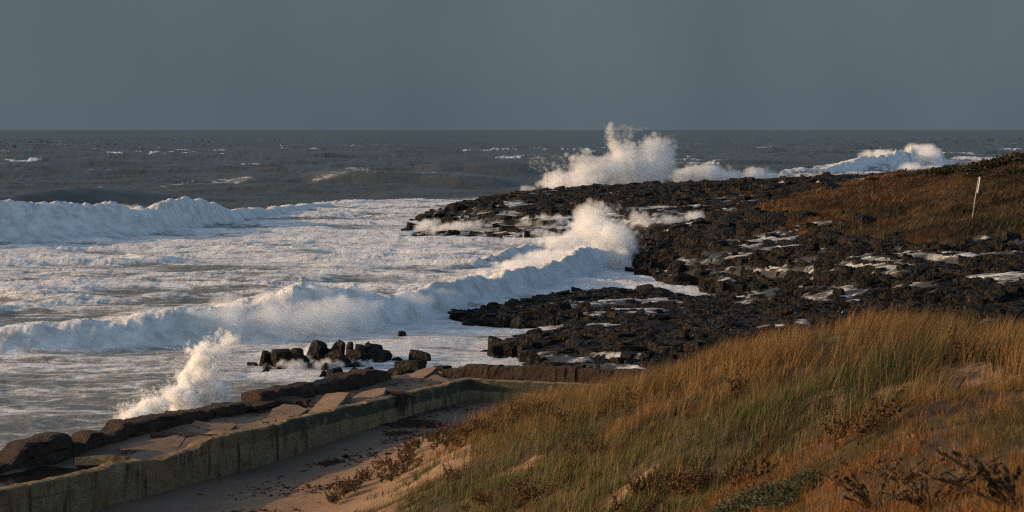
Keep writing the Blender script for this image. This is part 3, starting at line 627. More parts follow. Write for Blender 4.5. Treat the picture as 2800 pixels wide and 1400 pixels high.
def dune_grass():
    px, py = topx(DX, DY, DZ)
    vis = (px > -60) & (px < 2900) & (py < 1480)
    near = sstep(0, 1, (py - np.interp(px, [1700, 2000, 2300, 2500, 2800, 3200], [1500, 1310, 1160, 1085, 1000, 960])) / 40.)   # short orange turf in front
    near = near * (DY < 27)
    bare = sstep(.63, .72, fbm(DX * .6, DY * .42, 311, 3))
    edge = np.interp(py, [1000, 1120, 1200, 1280, 1400, 1480], [1300, 1300, 1180, 1080, 900, 820])
    dens = DH * vis * (1 - near) * (1 - .8 * bare) * sstep(-40, 160, px - edge) * DY
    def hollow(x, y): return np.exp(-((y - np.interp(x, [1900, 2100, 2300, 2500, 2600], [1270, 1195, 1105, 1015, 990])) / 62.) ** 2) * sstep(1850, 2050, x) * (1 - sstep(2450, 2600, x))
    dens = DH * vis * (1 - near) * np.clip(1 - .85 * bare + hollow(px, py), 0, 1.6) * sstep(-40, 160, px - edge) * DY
    nt_, nb = 11200, 14
    T = scatter_grid(DX, DY, DZ, dens * (.55 + .9 * (fbm(DX * .9, DY * .7, 313, 2) > .5)), nt_)
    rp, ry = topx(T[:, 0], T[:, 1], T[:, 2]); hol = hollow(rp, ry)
    crest = 1 - sstep(10, 190, ry - np.interp(rp, [1300, 1450, 1600, 1800, 2000, 2200, 2400, 2600, 2800], [1172, 1128, 1095, 1050, 985, 948, 962, 995, 990]))
    gp = fbm(T[:, 0] * .30, T[:, 1] * .22, 315, 3)
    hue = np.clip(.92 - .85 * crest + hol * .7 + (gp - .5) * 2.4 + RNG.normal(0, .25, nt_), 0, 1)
    hgt = (.24 + .34 * RNG.random(nt_)) * (.80 + .45 * crest) * (.6 + .8 * gp) * (.55 + .45 * sstep(900, 1500, rp)) * (1 + .25 * hol)
    bri = np.clip(.5 + RNG.normal(0, .28, nt_), 0, 1) * (1 - .55 * hol)  # green hollow grass is darkened too: its shade is put into the blade colour
    rad = .04 + .12 * RNG.random(nt_); wdir = .2 + 3.0 * (fbm(T[:, 0] * .5, T[:, 1] * .5, 318, 2) - .5)
    K = lambda v: np.repeat(v, nb)
    n = nt_ * nb; a = RNG.random(n) * 6.283; rr = np.sqrt(RNG.random(n)) * K(rad)
    R = np.stack([K(T[:, 0]) + rr * np.cos(a), K(T[:, 1]) + rr * np.sin(a), K(T[:, 2]) - .03], 1)
    vx = .30 * np.cos(K(wdir)) + np.cos(a) * rr / .16 * .38 + RNG.normal(0, .13, n); vy = .30 * np.sin(K(wdir)) + np.sin(a) * rr / .16 * .38 + RNG.normal(0, .13, n)
    droop = (RNG.random(n) < .12); lean = np.hypot(vx, vy) * np.where(droop, 2.2, 1.0)
    dead = RNG.random(n) < .10
    wid = np.where(RNG.random(n) < .18, .015, .008) * (.7 + .6 * RNG.random(n))
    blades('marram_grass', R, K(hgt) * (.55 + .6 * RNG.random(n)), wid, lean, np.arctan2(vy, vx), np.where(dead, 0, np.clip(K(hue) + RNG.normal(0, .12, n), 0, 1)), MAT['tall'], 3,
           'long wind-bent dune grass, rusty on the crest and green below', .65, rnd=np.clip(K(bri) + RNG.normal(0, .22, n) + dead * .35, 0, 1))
    # taller hair-thin seed stalks on the crest
    c2 = dens * (np.abs(py - np.interp(px, [1300, 1450, 1600, 1800, 2000, 2200, 2400, 2600, 2800], [1160, 1128, 1095, 1050, 985, 948, 962, 995, 990])) < 45)
    R2 = scatter_grid(DX, DY, DZ, c2 * (fbm(DX * .5, DY * .5, 317, 2) > .46), 9000)
    blades('seed_stalks', R2, .45 + .40 * RNG.random(len(R2)), np.full(len(R2), .011), np.clip(RNG.normal(.45, .16, len(R2)), .1, .9), RNG.normal(.1, .25, len(R2)), np.clip(RNG.normal(.05, .08, len(R2)), 0, 1), MAT['tall'], 3, 'tall rusty seed stalks along the dune crest leaning with the wind', .35)
    # short orange turf on the near slope
    d3 = DH * (px > 1500) * (px < 2950) * (py < 1550) * near * (1 - .75 * sstep(.55, .66, fbm(DX * .8, DY * .7, 321, 3))) * DY
    C3 = scatter_grid(DX, DY, DZ, d3, 4400); R3 = np.repeat(C3, 12, 0) + RNG.normal(0, 1, (52800, 3)) * np.array([.035, .05, 0]) - np.array([0, 0, .01]); k3 = np.repeat(RNG.random(4400), 12); g3 = sstep(.56, .66, fbm(R3[:, 0] * .8, R3[:, 1] * .6, 323, 3))
    blades('dry_turf', R3, (.05 + .12 * RNG.random(len(R3))) * (.6 + fbm(R3[:, 0] * 1.5, R3[:, 1] * 1.2, 325, 2)), np.full(len(R3), .006), np.clip(RNG.normal(.5, .35, len(R3)), 0, 1.2), RNG.random(len(R3)) * 6.28, np.clip(g3 * .8 + RNG.normal(0, .1, len(R3)), 0, 1), MAT['short'], 2,
           'short orange dry turf on the near slope', .5, rnd=np.clip(k3 * .8 + RNG.normal(.1, .2, len(R3)), 0, 1))
    return near
NEAR = dune_grass()

# ------------------------------------------------------------------ walls of the ruined sea pool
def on_line(px, py, P0, d):
    """where the sight line through a photo point meets the upright plane through P0 along d: distance along d, height"""
    a = (px - 1400) / F; A = np.array([[a, -d[0]], [1.0, -d[1]]]); t, s = np.linalg.solve(A, np.array([P0[0], P0[1]])); return s, H - t * (py - YH) / F
def wall_mesh(name, P0, d, nrm, prof, z0, thick, rough=.03, paint=None, seed=0, rows=5, ds=.11, round_=.03):
    """upright broken wall: prof is a list of (distance, top height); nrm points to the face that is seen"""
    prof = sorted(prof); s = np.arange(prof[0][0], prof[-1][0] + ds * .5, ds); s[-1] = prof[-1][0]
    tz = np.interp(s, [p[0] for p in prof], [p[1] for p in prof]); m = len(s)
    tz = tz + (fbm(s * 1.7, s * 0 + seed, seed, 5, .65) - .5) * rough * 2.4 - rough * 1.1 * (vnoise(s * 1.1, s * 0 + 3, seed + 9) > .72)
    prof_pts = []
    for k in list(np.linspace(0, .76, rows)) + [.80, .92]: prof_pts.append((thick / 2, k, 0))
    prof_pts.append((thick / 2 - .008, 1.0, 0))
    prof_pts.append((thick / 2 - .06, 1.0, round_)); prof_pts.append((0, 1.0, round_ + .01)); prof_pts.append((-thick / 2 + .06, 1.0, round_))
    for k in (1.0, .8, 0): prof_pts.append((-thick / 2, k, 0))
    K = len(prof_pts); V = np.zeros((m, K, 3)); pa = np.zeros((m, K))
    for k, (o, t, up) in enumerate(prof_pts):
        jit = (fbm(s * 1.6, s * 0 + k * .8 + seed, seed, 4, .65) - .5) * rough * 3.2 + (RNG.random(m) - .5) * rough * .5
        oo = o + (jit if t > 0 else 0); zz = z0 + (tz - z0) * t + up + (fbm(s * 3 + k, s * 0 + k, seed + 50 + k, 3) - .5) * rough * (1.2 if t == 1 else .3)
        V[:, k, 0] = P0[0] + d[0] * s + nrm[0] * oo; V[:, k, 1] = P0[1] + d[1] * s + nrm[1] * oo; V[:, k, 2] = zz
        if paint is not None: pa[:, k] = np.interp(s, paint[0], paint[1]) * (t >= .80) * (t < 1.01) * (o > thick / 2 - .05)
    i = np.arange(m - 1)[:, None] * K + np.arange(K - 1)[None]
    Q = np.stack([i, i + K, i + K + 1, i + 1], -1).reshape(-1, 4)
    caps = [np.arange(K)[None, :], (np.arange(K) + (m - 1) * K)[None, ::-1]]
    return mesh_np(name, V.reshape(-1, 3), [Q] + caps, dict(paint=pa.ravel()), False)
nL = np.array([-d1[1], d1[0]]); nL = nL if nL[0] > 0 else -nL      # landward face of the long walls
nR = np.array([d2[1], -d2[0]]); nR = nR if nR[1] < 0 else -nR
def empty(name, loc=(0, 0, 0), rz=0):
    o = bpy.data.objects.new(name, None); C.objects.link(o); o.location = loc; o.rotation_euler = (0, 0, rz); o.empty_display_size = .3; return o
def pieces(owner, P0, d, nrm, outline, cuts, z0, thick, m, rough, seed, paint=None, name='wall_section', rows=5):
    pr = sorted(on_line(x, y, P0, d) for x, y in outline); c = [on_line(x, 1100, P0, d)[0] for x in cuts]
    lo, hi = pr[0][0], pr[-1][0]; c = sorted(v for v in c if lo + .3 < v < hi - .3); ed = [lo] + c + [hi]
    for k in range(len(ed) - 1):
        a, b = ed[k] + (.025 if k else 0), ed[k + 1] - (.025 if k < len(ed) - 2 else 0)
        xs = [p[0] for p in pr]; zs = [p[1] for p in pr]
        seg = [(a, np.interp(a, xs, zs))] + [p for p in pr if a < p[0] < b] + [(b, np.interp(b, xs, zs))]
        off = (k % 2) * .035
        obj(name, wall_mesh(name, P0 + nrm * off, d, nrm, seg, z0, thick, rough, paint, seed + k * 5, rows), m, owner)
iw = empty('pool_wall', (INNER_C[0], INNER_C[1], 0)); iw.location = (0, 0, 0)
tag(iw, 'low ochre concrete pool wall with flaking green painted top', 'wall')
ip = on_line(764, 1154, INNER_C, d1)[0]
pieces(iw, INNER_C, d1, nL, [(-420, 1442), (-200, 1388), (0, 1341), (65, 1326), (168, 1305), (225, 1292), (298, 1270), (363, 1262), (433, 1256), (480, 1238), (520, 1226), (565, 1200), (600, 1190), (640, 1183), (690, 1172), (742, 1162), (764, 1153), (913, 1119), (1000, 1100), (1140, 1068), (1275, 1036)],
       [65, 370, 742, 915], .55, .42, MAT['conc'], .03, 400, ([0, ip - .4, ip + .6, ip + 2.2, ip + 4], [1, 1, .55, .35, .0]), rows=6)
pieces(iw, INNER_C, d2, nR, [(1275, 1036), (1500, 1047), (1800, 1061), (2300, 1085)], [1800], .55, .42, MAT['conc'], .015, 450, ([0, 40], [1, 1]), name='return_wall_section', rows=6)

OUT0 = np.array(at_z(689, 1075, 2.2)[:2])
ow = empty('sea_wall'); tag(ow, 'broken outer sea wall of crumbling dark concrete facing the surf', 'wall')
pieces(ow, OUT0, d1, nL, [(-330, 1330), (-150, 1300), (-40, 1275), (0, 1268), (25, 1240), (47, 1219), (80, 1205), (116, 1197), (150, 1187), (168, 1187), (174, 1203), (190, 1202), (212, 1204), (222, 1190), (247, 1179), (260, 1188), (285, 1186), (305, 1172), (320, 1155), (335, 1147),
       (424, 1131), (455, 1130), (466, 1125), (480, 1127), (536, 1128), (570, 1119), (605, 1110), (647, 1099), (686, 1090), (690, 1076), (760, 1062), (836, 1045)], [172, 312, 560, 688], .3, .75, MAT['rubble'], .085, 500, rows=7)
pieces(ow, OUT0, d1, nL, [(845, 1062), (851, 1042), (890, 1037), (927, 1034), (933, 1026), (1000, 1012), (1035, 1010), (1047, 1022)], [930], .3, .7, MAT['rubble'], .09, 560, rows=7)
OR0 = np.array(at_z(1273, 998, 2.2)[:2])
rw = empty('rusty_sea_wall'); tag(rw, 'rust-red outer sea wall running right behind the dune grass', 'wall')
pieces(rw, OR0, d2, nR, [(1217, 1008), (1268, 1006), (1276, 998), (1400, 1000), (1600, 1008), (1850, 1018), (2300, 1036)], [1345, 1580, 1850], .3, .6, MAT['rubble'], .05, 600, rows=7)

def walkway():
    """sandy rubble floor between the two walls"""
    s = np.linspace(-4.5, 30, 160); t = np.linspace(-4.6, .1, 40); S, T = np.meshgrid(s, t, indexing='ij')
    X = INNER_C[0] + d1[0] * S + nL[0] * T; Y = INNER_C[1] + d1[1] * S + nL[1] * T
    low = sstep(13.5, 17, S) + .0 * T
    Z = 1.72 - .30 * low + (fbm(X * .7, Y * .6, 331, 4) - .5) * .30 - .12 * sstep(-1.4, -.4, T) * (1 - low)
    V = np.stack([X, Y, Z], -1).reshape(-1, 3)
    o = obj('walkway', mesh_np('walkway', V, grid_faces(160, 40), dict(wet=np.clip(.45 + .4 * low.ravel() + .3 * (fbm(X * .5, Y * .5, 333, 2).ravel() - .5), 0, 1)), True), MAT['sand'])
    tag(o, 'sand-choked floor between the two pool walls', 'floor', kind='structure')
    s = np.linspace(-14, 1.2, 90); t = np.linspace(-4.4, .1, 30); S, T = np.meshgrid(s, t, indexing='ij')
    X = INNER_C[0] - d2[0] * S + nR[0] * T; Y = INNER_C[1] - d2[1] * S + nR[1] * T; Z = 1.66 + (fbm(X * .7, Y * .6, 335, 4) - .5) * .25
    o = obj('walkway', mesh_np('walkway', np.stack([X, Y, Z - .004], -1).reshape(-1, 3), grid_faces(90, 30)[:, ::-1], dict(wet=np.full(Z.size, .4)), True), MAT['sand'])
    tag(o, 'sandy floor between the return wall and the rusty wall', 'floor', kind='structure')
    q = np.linspace(17.5, 24.5, 30); t = np.linspace(-4.0, -.25, 12); S, T = np.meshgrid(q, t, indexing='ij')
    V = np.stack([INNER_C[0] + d1[0] * S + nL[0] * T, INNER_C[1] + d1[1] * S + nL[1] * T, np.full(S.shape, 1.46)], -1).reshape(-1, 3)
    m = M('dark_pool_water'); mm = m.fin(m.bsdf((.012, .011, .009), .08, m.bump(m.noise(m.pos(), 5, 3), .1, .02), .5))
    tag(obj('pool_water', mesh_np('pool_water', V, grid_faces(30, 12), None, True), mm), 'still dark puddle behind the near end of the pool wall', 'puddle', kind='structure')
walkway()

def slab(name, outline, Y0z, nrm, th, label, m=None, seed=0):
    """flat broken slab: the outline is carried onto the plane through a ground point with the given tilt"""
    n = np.array(nrm, float); n /= np.linalg.norm(n); x0, y0, z0 = Y0z; P = np.array(at_z(x0, y0, z0)); c = np.array([0, 0, H]); R = random.Random(seed)
    pts = []
    fine = []
    for i in range(len(outline)):
        a, b = outline[i], outline[(i + 1) % len(outline)]; fine.append(a); L = math.hypot(b[0] - a[0], b[1] - a[1]); k = int(L // 14)
        for j in range(1, k): t = j / k; fine.append((a[0] + (b[0] - a[0]) * t + R.uniform(-1.5, 1.5), a[1] + (b[1] - a[1]) * t + R.uniform(-.9, .9)))
    for x, y in fine:
        d = np.array([(x - 1400) / F, 1, (YH - y) / F]); t = ((P - c) @ n) / (d @ n); pts.append(c + d * t)
    T = np.array(pts); B = T - n * th + (RNG.random(T.shape) - .5) * .03; o3 = T.mean(0); M1 = T * .985 + o3 * .015 + n * .012; m_ = len(T)
    V = np.concatenate([M1, T - n * .02, B]) - o3; a = np.arange(m_); b = (a + 1) % m_
    Q = np.concatenate([np.stack([a, b, b + m_, a + m_], 1), np.stack([a + m_, b + m_, b + 2 * m_, a + 2 * m_], 1)])
    me = mesh_np(name, V, [Q, a[None, :], (a + 2 * m_)[None, ::-1]], None, False)
    bm = bmesh.new(); bm.from_mesh(me); bmesh.ops.recalc_face_normals(bm, faces=bm.faces); bmesh.ops.triangulate(bm, faces=[f for f in bm.faces if len(f.verts) > 4]); bm.to_mesh(me); bm.free()
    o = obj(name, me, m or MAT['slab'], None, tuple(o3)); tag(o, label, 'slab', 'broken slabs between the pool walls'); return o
slab('concrete_slab', [(322, 1222), (360, 1212), (400, 1207), (450, 1198), (480, 1190), (508, 1196), (496, 1215), (477, 1236), (440, 1233), (380, 1230), (330, 1232)], (400, 1225, 1.66), (-.06, -.10, 1), .30, 'wide flat sandy slab behind the puddle at the near end', seed=1)
slab('concrete_slab', [(482, 1236), (512, 1197), (545, 1191), (572, 1193), (574, 1203), (556, 1222), (530, 1234), (505, 1240)], (520, 1220, 1.80), (.02, -.12, 1), .30, 'pinkish slab split by a crack from the wide flat slab', seed=2)
slab('concrete_slab', [(510, 1184), (522, 1160), (534, 1150), (580, 1158), (640, 1157), (646, 1163), (622, 1182), (560, 1187)], (570, 1180, 1.72), (-.05, -.22, 1), .25, 'sandy slab leaning against the foot of the outer wall', seed=3)
slab('concrete_slab', [(640, 1184), (660, 1166), (740, 1160), (768, 1152), (742, 1172), (690, 1190)], (690, 1176, 1.85), (-.04, -.06, 1), .25, 'low sand-strewn slab beside the crack in the pool wall', seed=4)
slab('concrete_slab', [(728, 1142), (745, 1118), (775, 1105), (815, 1108), (842, 1120), (820, 1136), (770, 1146)], (780, 1130, 1.80), (-.10, -.12, 1), .22, 'humped sandy slab below the notch in the outer wall', seed=5)
slab('concrete_slab', [(838, 1132), (872, 1098), (893, 1076), (930, 1073), (955, 1074), (938, 1096), (908, 1124), (870, 1136)], (870, 1128, 1.90), (-.34, -.10, 1), .24, 'tilted sunlit slab left of the hanging kelp, upper end raised', seed=6)
slab('concrete_slab', [(946, 1108), (968, 1084), (990, 1073), (1032, 1062), (1057, 1061), (1050, 1078), (1012, 1094), (975, 1106)], (975, 1102, 2.0), (-.34, -.10, 1), .22, 'tilted sunlit slab with jagged upper edge beside the hanging kelp', seed=7)
slab('concrete_slab', [(1106, 1034), (1140, 1014), (1162, 1007), (1185, 1004), (1194, 1005), (1182, 1018), (1158, 1033), (1130, 1036)], (1120, 1033, 1.70), (-.30, -.14, 1), .30, 'tilted sunlit slab on the rubble at the outer corner', seed=8)
slab('concrete_slab', [(1160, 1042), (1178, 1028), (1192, 1024), (1206, 1031), (1234, 1043), (1200, 1047)], (1190, 1043, 1.72), (-.1, -.25, 1), .25, 'small sandy heap of slab in front of the outer corner slab', seed=9)
slab('concrete_slab', [(690, 1066 + 40), (720, 1085), (760, 1079), (790, 1084), (850, 1090), (838, 1098), (760, 1096), (700, 1112)], (760, 1096, 1.95), (0, -.05, 1), .12, 'dark broken slab ledge under the outer wall notch', MAT['rubble'], 10)
slab('concrete_slab', [(204, 1250), (290, 1243), (345, 1247), (385, 1258), (360, 1268), (300, 1272), (205, 1272)], (300, 1270, 1.55), (0, -1.2, .5), .35, 'ochre kerb block standing in the puddle', MAT['conc'], 11)
slab('concrete_slab', [(410, 1183), (470, 1183), (560, 1187), (600, 1188), (560, 1194), (480, 1190), (415, 1192)], (500, 1190, 1.78), (0, -.3, 1), .2, 'long crusted kerb lying between the sandy slabs', MAT['rubble'], 12)

# ------------------------------------------------------------------ boulders
G1 = 'boulders of the near cluster'
PROTO = [boulder_mesh('boulder', 900 + i, 3, 9, .07, .35 if i % 2 else .0) for i in range(7)]
COL = [boulder_mesh('boulder_block', 950 + i, 3, 5, .05, .75) for i in range(4)]
def boulder(px0, py0, px1, py1, label, zb=-.12, block=False, group='boulders in the surf', seed=None, deep=.9, sink=0.45):
    k = seed if seed is not None else int(px0 * 7 + py0 * 3)
    x, y, z = at_z((px0 + px1) / 2, py1, zb); wd = (px1 - px0) * y / F; hg = (py1 - py0) * y / F
    block = block or (group == G1 and k % 3 == 0); me = (COL if block else PROTO)[k % (4 if block else 7)]
    o = obj('boulder', me, MAT['rock'], None, (x, y + wd * .35, zb - sink - .12), tuple(random.uniform(-1, 1) * (.32 if group == G1 else .1) for _ in range(2)) + (random.uniform(-.9, .9),), (wd * (1.28 if group == G1 else 1.08), wd * deep * (1.3 if group == G1 else 1.0), hg * (.92 if group == G1 else 1.08) + sink + .12))
    tag(o, label, 'boulder', group); return o
def zb6(l): return [650 + l[0] / 4.293, 850 + l[1] / 4.293, 650 + l[2] / 4.293, 850 + l[3] / 4.293]
G1 = 'boulders of the near cluster'
for box, lab, zb, blk in [
    ((245, 455, 355, 615), 'narrow upright boulder at the seaward end of the near cluster', .25, 1), ((315, 470, 450, 615), 'squat boulder leaning on the narrow upright one', .25, 0), ((405, 440, 580, 610), 'broad round-backed boulder second from the cluster seaward end', .3, 0),
    ((150, 580, 260, 640), 'low outlying boulder at the seaward tip of the cluster', .1, 0), ((330, 590, 455, 690), 'barnacled boulder in front of the round-backed boulder', .1, 0), ((455, 595, 605, 660), 'oval boulder awash below the round-backed boulder', .2, 0),
    ((240, 675, 365, 750), 'half-drowned boulder nearest the splash', -.05, 0), ((640, 425, 770, 560), 'square-topped boulder in the middle of the cluster', .5, 1), ((650, 515, 810, 605), 'sunlit lumpy boulder under the square-topped one', .3, 0),
    ((808, 330, 950, 505), 'tallest upright boulder of the near cluster', .5, 1), ((940, 370, 1045, 480), 'boulder close against the tallest upright one', .5, 0), ((1070, 340, 1140, 400), 'small knob on the cluster skyline', .8, 0), ((1160, 335, 1240, 405), 'second small knob on the cluster skyline', .8, 0),
    ((1035, 385, 1165, 450), 'flat rock below the skyline knobs', .7, 0), ((1285, 360, 1355, 405), 'low knob between the skyline knobs and the flat slab', .7, 0), ((1400, 370, 1500, 430), 'blocky skyline rock before the flat slab', .65, 1), ((1495, 355, 1560, 405), 'small peaked skyline rock', .65, 0),
    ((1535, 370, 1705, 460), 'flat-topped slab rock at the landward end of the skyline', .5, 1), ((925, 425, 1055, 505), 'dark rock wedged behind the cascade', .5, 0), ((1085, 455, 1300, 620), 'large arched boulder in the cluster centre', .3, 0), ((1160, 545, 1300, 650), 'wet boulder under the large arched one', .15, 0),
    ((1330, 430, 1520, 560), 'wedge boulder with one bright sunlit facet', .4, 1), ((1310, 540, 1430, 615), 'low boulder under the bright facet', .25, 0), ((1000, 540, 1080, 640), 'barnacled boulder beside the tumbling white water', .2, 0), ((795, 575, 860, 630), 'small dark boulder above the tumbling white water', .3, 0),
    ((870, 490, 945, 565), 'small boulder streaming with white water', .35, 0), ((1500, 440, 1800, 545), 'long low rock ramp sloping to the landward side', .3, 0), ((1780, 535, 1920, 605), 'smooth low rock washed by foam', .05, 0), ((1600, 530, 1700, 562), 'thin rock just showing through foam', .1, 0),
    ((1480, 580, 1580, 622), 'small flat rock in the draining foam', .15, 0), ((1700, 545, 1790, 590), 'flat wet rock beside the smooth low one', .08, 0), ((1110, 660, 1245, 795), 'barnacled boulder nearest the broken sea wall', .1, 1), ((940, 600, 1060, 680), 'rock ledge in the tumbling white water', .15, 0), ((955, 690, 1075, 785), 'water-veiled boulder in front of the ledge', -.02, 0),
    ((1240, 660, 1420, 760), 'broad wet boulder with water veils beside the sea wall', .0, 0), ((1420, 640, 1560, 740), 'low boulder under the veil of draining water', .0, 0), ((1060, 430, 1340, 560), 'wide dark ledge under the skyline knobs', .2, 0), ((1450, 480, 1760, 600), 'long dark ledge under the landward slab rock', .1, 0), ((820, 440, 1010, 600), 'dark ledge below the tallest upright boulder', .15, 0), ((560, 520, 700, 640), 'wet ledge left of the square-topped boulder', .05, 0), ((1230, 600, 1500, 690), 'low wet ledge with foam draining over it', .0, 0), ((580, 500, 650, 560), 'small rock in the gap beside the square-topped boulder', .3, 0)]:
    boulder(*zb6(box), lab, zb, blk, G1)
for box, lab, zb, blk in [
    ((2015, 475, 2255, 612), 'big two-stepped boulder standing alone in the channel', .0, 1), ((1850, 600, 2190, 692), 'loaf-shaped concrete lump on the outer corner rubble', .75, 1), ((1870, 240, 1972, 332), 'upright rounded boulder alone in the channel foam', .0, 1), ((1980, 252, 2045, 282), 'flat rock beside the upright rounded boulder', .0, 0),
    ((1730, 680, 1960, 775), 'dark rubble lump left of the outer corner slab', .9, 0), ((1950, 690, 2120, 770), 'dark rubble lump under the loaf-shaped concrete', .9, 0), ((2290, 660, 2500, 790), 'dark broken block right of the outer corner slab', 1.2, 1), ((2240, 598, 2290, 622), 'tiny rock beside the two-stepped boulder', .0, 0)]:
    boulder(*zb6(box), lab, zb, blk, 'rocks around the outer corner')
def zb8(l): return [1400 + l[0] / 5.152, 780 + l[1] / 5.152, 1400 + l[2] / 5.152, 780 + l[3] / 5.152]
G2 = 'blocks along the near shelf edge'
for box, lab, zb, blk in [
    ((930, 95, 1100, 170), 'pointed block on the seaward rim of the near shelf', .2, 1), ((1285, 70, 1480, 158), 'peaked boulder on the inlet side of the near shelf', .1, 0), ((1485, 80, 1660, 135), 'flat boulder right of the peaked one by the inlet', .1, 1), ((1850, 65, 2005, 140), 'jagged boulder standing in the inlet foam', .1, 0),
    ((2080, 70, 2255, 148), 'smooth humped boulder in the inlet foam', .1, 0), ((2265, 115, 2420, 190), 'twin-topped block at the mouth of the inlet', .15, 1), ((1620, 195, 1748, 272), 'round ball-like boulder on the near shelf', .25, 0), ((1290, 228, 1415, 292), 'domed boulder behind the long foam streak', .3, 0),
    ((2040, 165, 2135, 218), 'small sunlit knob by the inlet', .2, 0), ((2395, 180, 2538, 245), 'sunlit block at the inland end of the boulder row', .2, 1), ((505, 455, 620, 700), 'dark half of the tall split column', .0, 1), ((610, 470, 690, 650), 'sunlit half of the tall split column', .15, 1),
    ((120, 750, 265, 905), 'honey-lit block at the corner of the lower shelf', .15, 1), ((0, 860, 110, 985), 'dark boulder at the low tip of the near shelf', .0, 0), ((80, 270, 265, 340), 'wave-washed rock off the near shelf', .0, 0), ((650, 160, 930, 225), 'long low rim rock sloping to the sea', .05, 0), ((700, 600, 860, 760), 'cracked block crowned with foam', .3, 1),
    ((1660, 830, 1880, 960), 'big dark cube in the lower ledge', .35, 1), ((320, 920, 470, 1030), 'foam-streaked boulder beside the rusty wall', .1, 0), ((480, 950, 660, 1060), 'boulder with a thin water veil near the rusty wall', .1, 0), ((1110, 1040, 1230, 1130), 'dark upright rock just beyond the rusty wall', .3, 1), ((580, 1050, 760, 1140), 'low dark rock just beyond the rusty wall', .1, 0),
    ((760, 920, 1100, 985), 'long ledge block with one bright wet corner', .35, 1), ((1840, 800, 1940, 970), 'golden fluted column in the lower ledge', .35, 1), ((2040, 880, 2170, 980), 'golden broken column end above the grass', .45, 1)]:
    boulder(*zb8(box), lab, zb, blk, G2)
def zb5(l): return [600 + l[0] / 2.576, 750 + l[1] / 2.576, 600 + l[2] / 2.576, 750 + l[3] / 2.576]
for box, lab, zb, blk in [((1955, 290, 2060, 385), 'big square block with a lit side at the shelf tip', .0, 1), ((1640, 268, 1762, 315), 'low angular rock at the far tip of the near shelf', .05, 1), ((1712, 320, 1848, 368), 'flat dark rock awash before the square block', .0, 0),
                          ((1898, 508, 1992, 575), 'cube-like boulder at the shelf edge facing the channel', .0, 1), ((2128, 455, 2205, 525), 'knobbly lit boulder above the cube-like one', .3, 0), ((2050, 300, 2200, 400), 'dark shelf-tip rock inland of the square block', .1, 0)]:
    boulder(*zb5(box), lab, zb, blk, G2)
def zb7(l): return [1700 + l[0] / 4.293, 600 + l[1] / 4.293, 1700 + l[2] / 4.293, 600 + l[3] / 4.293]
for box, lab, zb, blk in [((620, 735, 728, 815), 'dark boulder at the foot of the fluted cliff', .0, 1), ((725, 735, 830, 810), 'boulder next to the one at the cliff foot', .0, 1), ((200, 620, 290, 670), 'small dark rock at the cliff point', .0, 0), ((1340, 770, 1440, 905), 'square dark block between two waterfalls', .05, 1), ((1705, 825, 1990, 945), 'broad domed rock with water sheeting over it', .1, 0),
                          ((1120, 800, 1200, 895), 'block with a thin waterfall at its face', .0, 1), ((1500, 760, 1720, 900), 'wide ledge block right of the square dark one', .2, 1), ((310, 470, 420, 690), 'fluted sunlit cliff column by the small waterfall', .0, 1), ((420, 480, 560, 690), 'tall brown cliff column facing the inlet', .0, 1), ((550, 520, 740, 750), 'broad dark cliff buttress facing the inlet', .0, 1),
                          ((1010, 745, 1120, 850), 'rounded ledge rock streaked with runoff', .15, 0), ((900, 740, 1010, 815), 'low ledge rock at the inlet head', .05, 0)]:
    boulder(*zb7(box), lab, zb, blk, 'rocks at the inlet and cliff')
def zb15(l): return [1150 + l[0] / 4.293, 500 + l[1] / 4.293, 1150 + l[2] / 4.293, 500 + l[3] / 4.293]
for box, lab, zb, blk in [((240, 415, 430, 570), 'sunlit square bluff at the tip of the far shelf', .3, 1), ((200, 520, 330, 580), 'low ledge at the foot of the sunlit bluff', .1, 0), ((310, 560, 460, 635), 'dark rock under the bluff at the far shelf tip', .0, 1), ((0, 590, 70, 640), 'isolated rock before the far shelf tip', .0, 0), ((1205, 570, 1280, 695), 'dark pillar showing through the far cascade', .0, 1), ((880, 600, 960, 690), 'dark wedge showing through the far cascade', .0, 0)]:
    boulder(*zb15(box), lab, zb, blk, 'rocks of the far shelf tip')

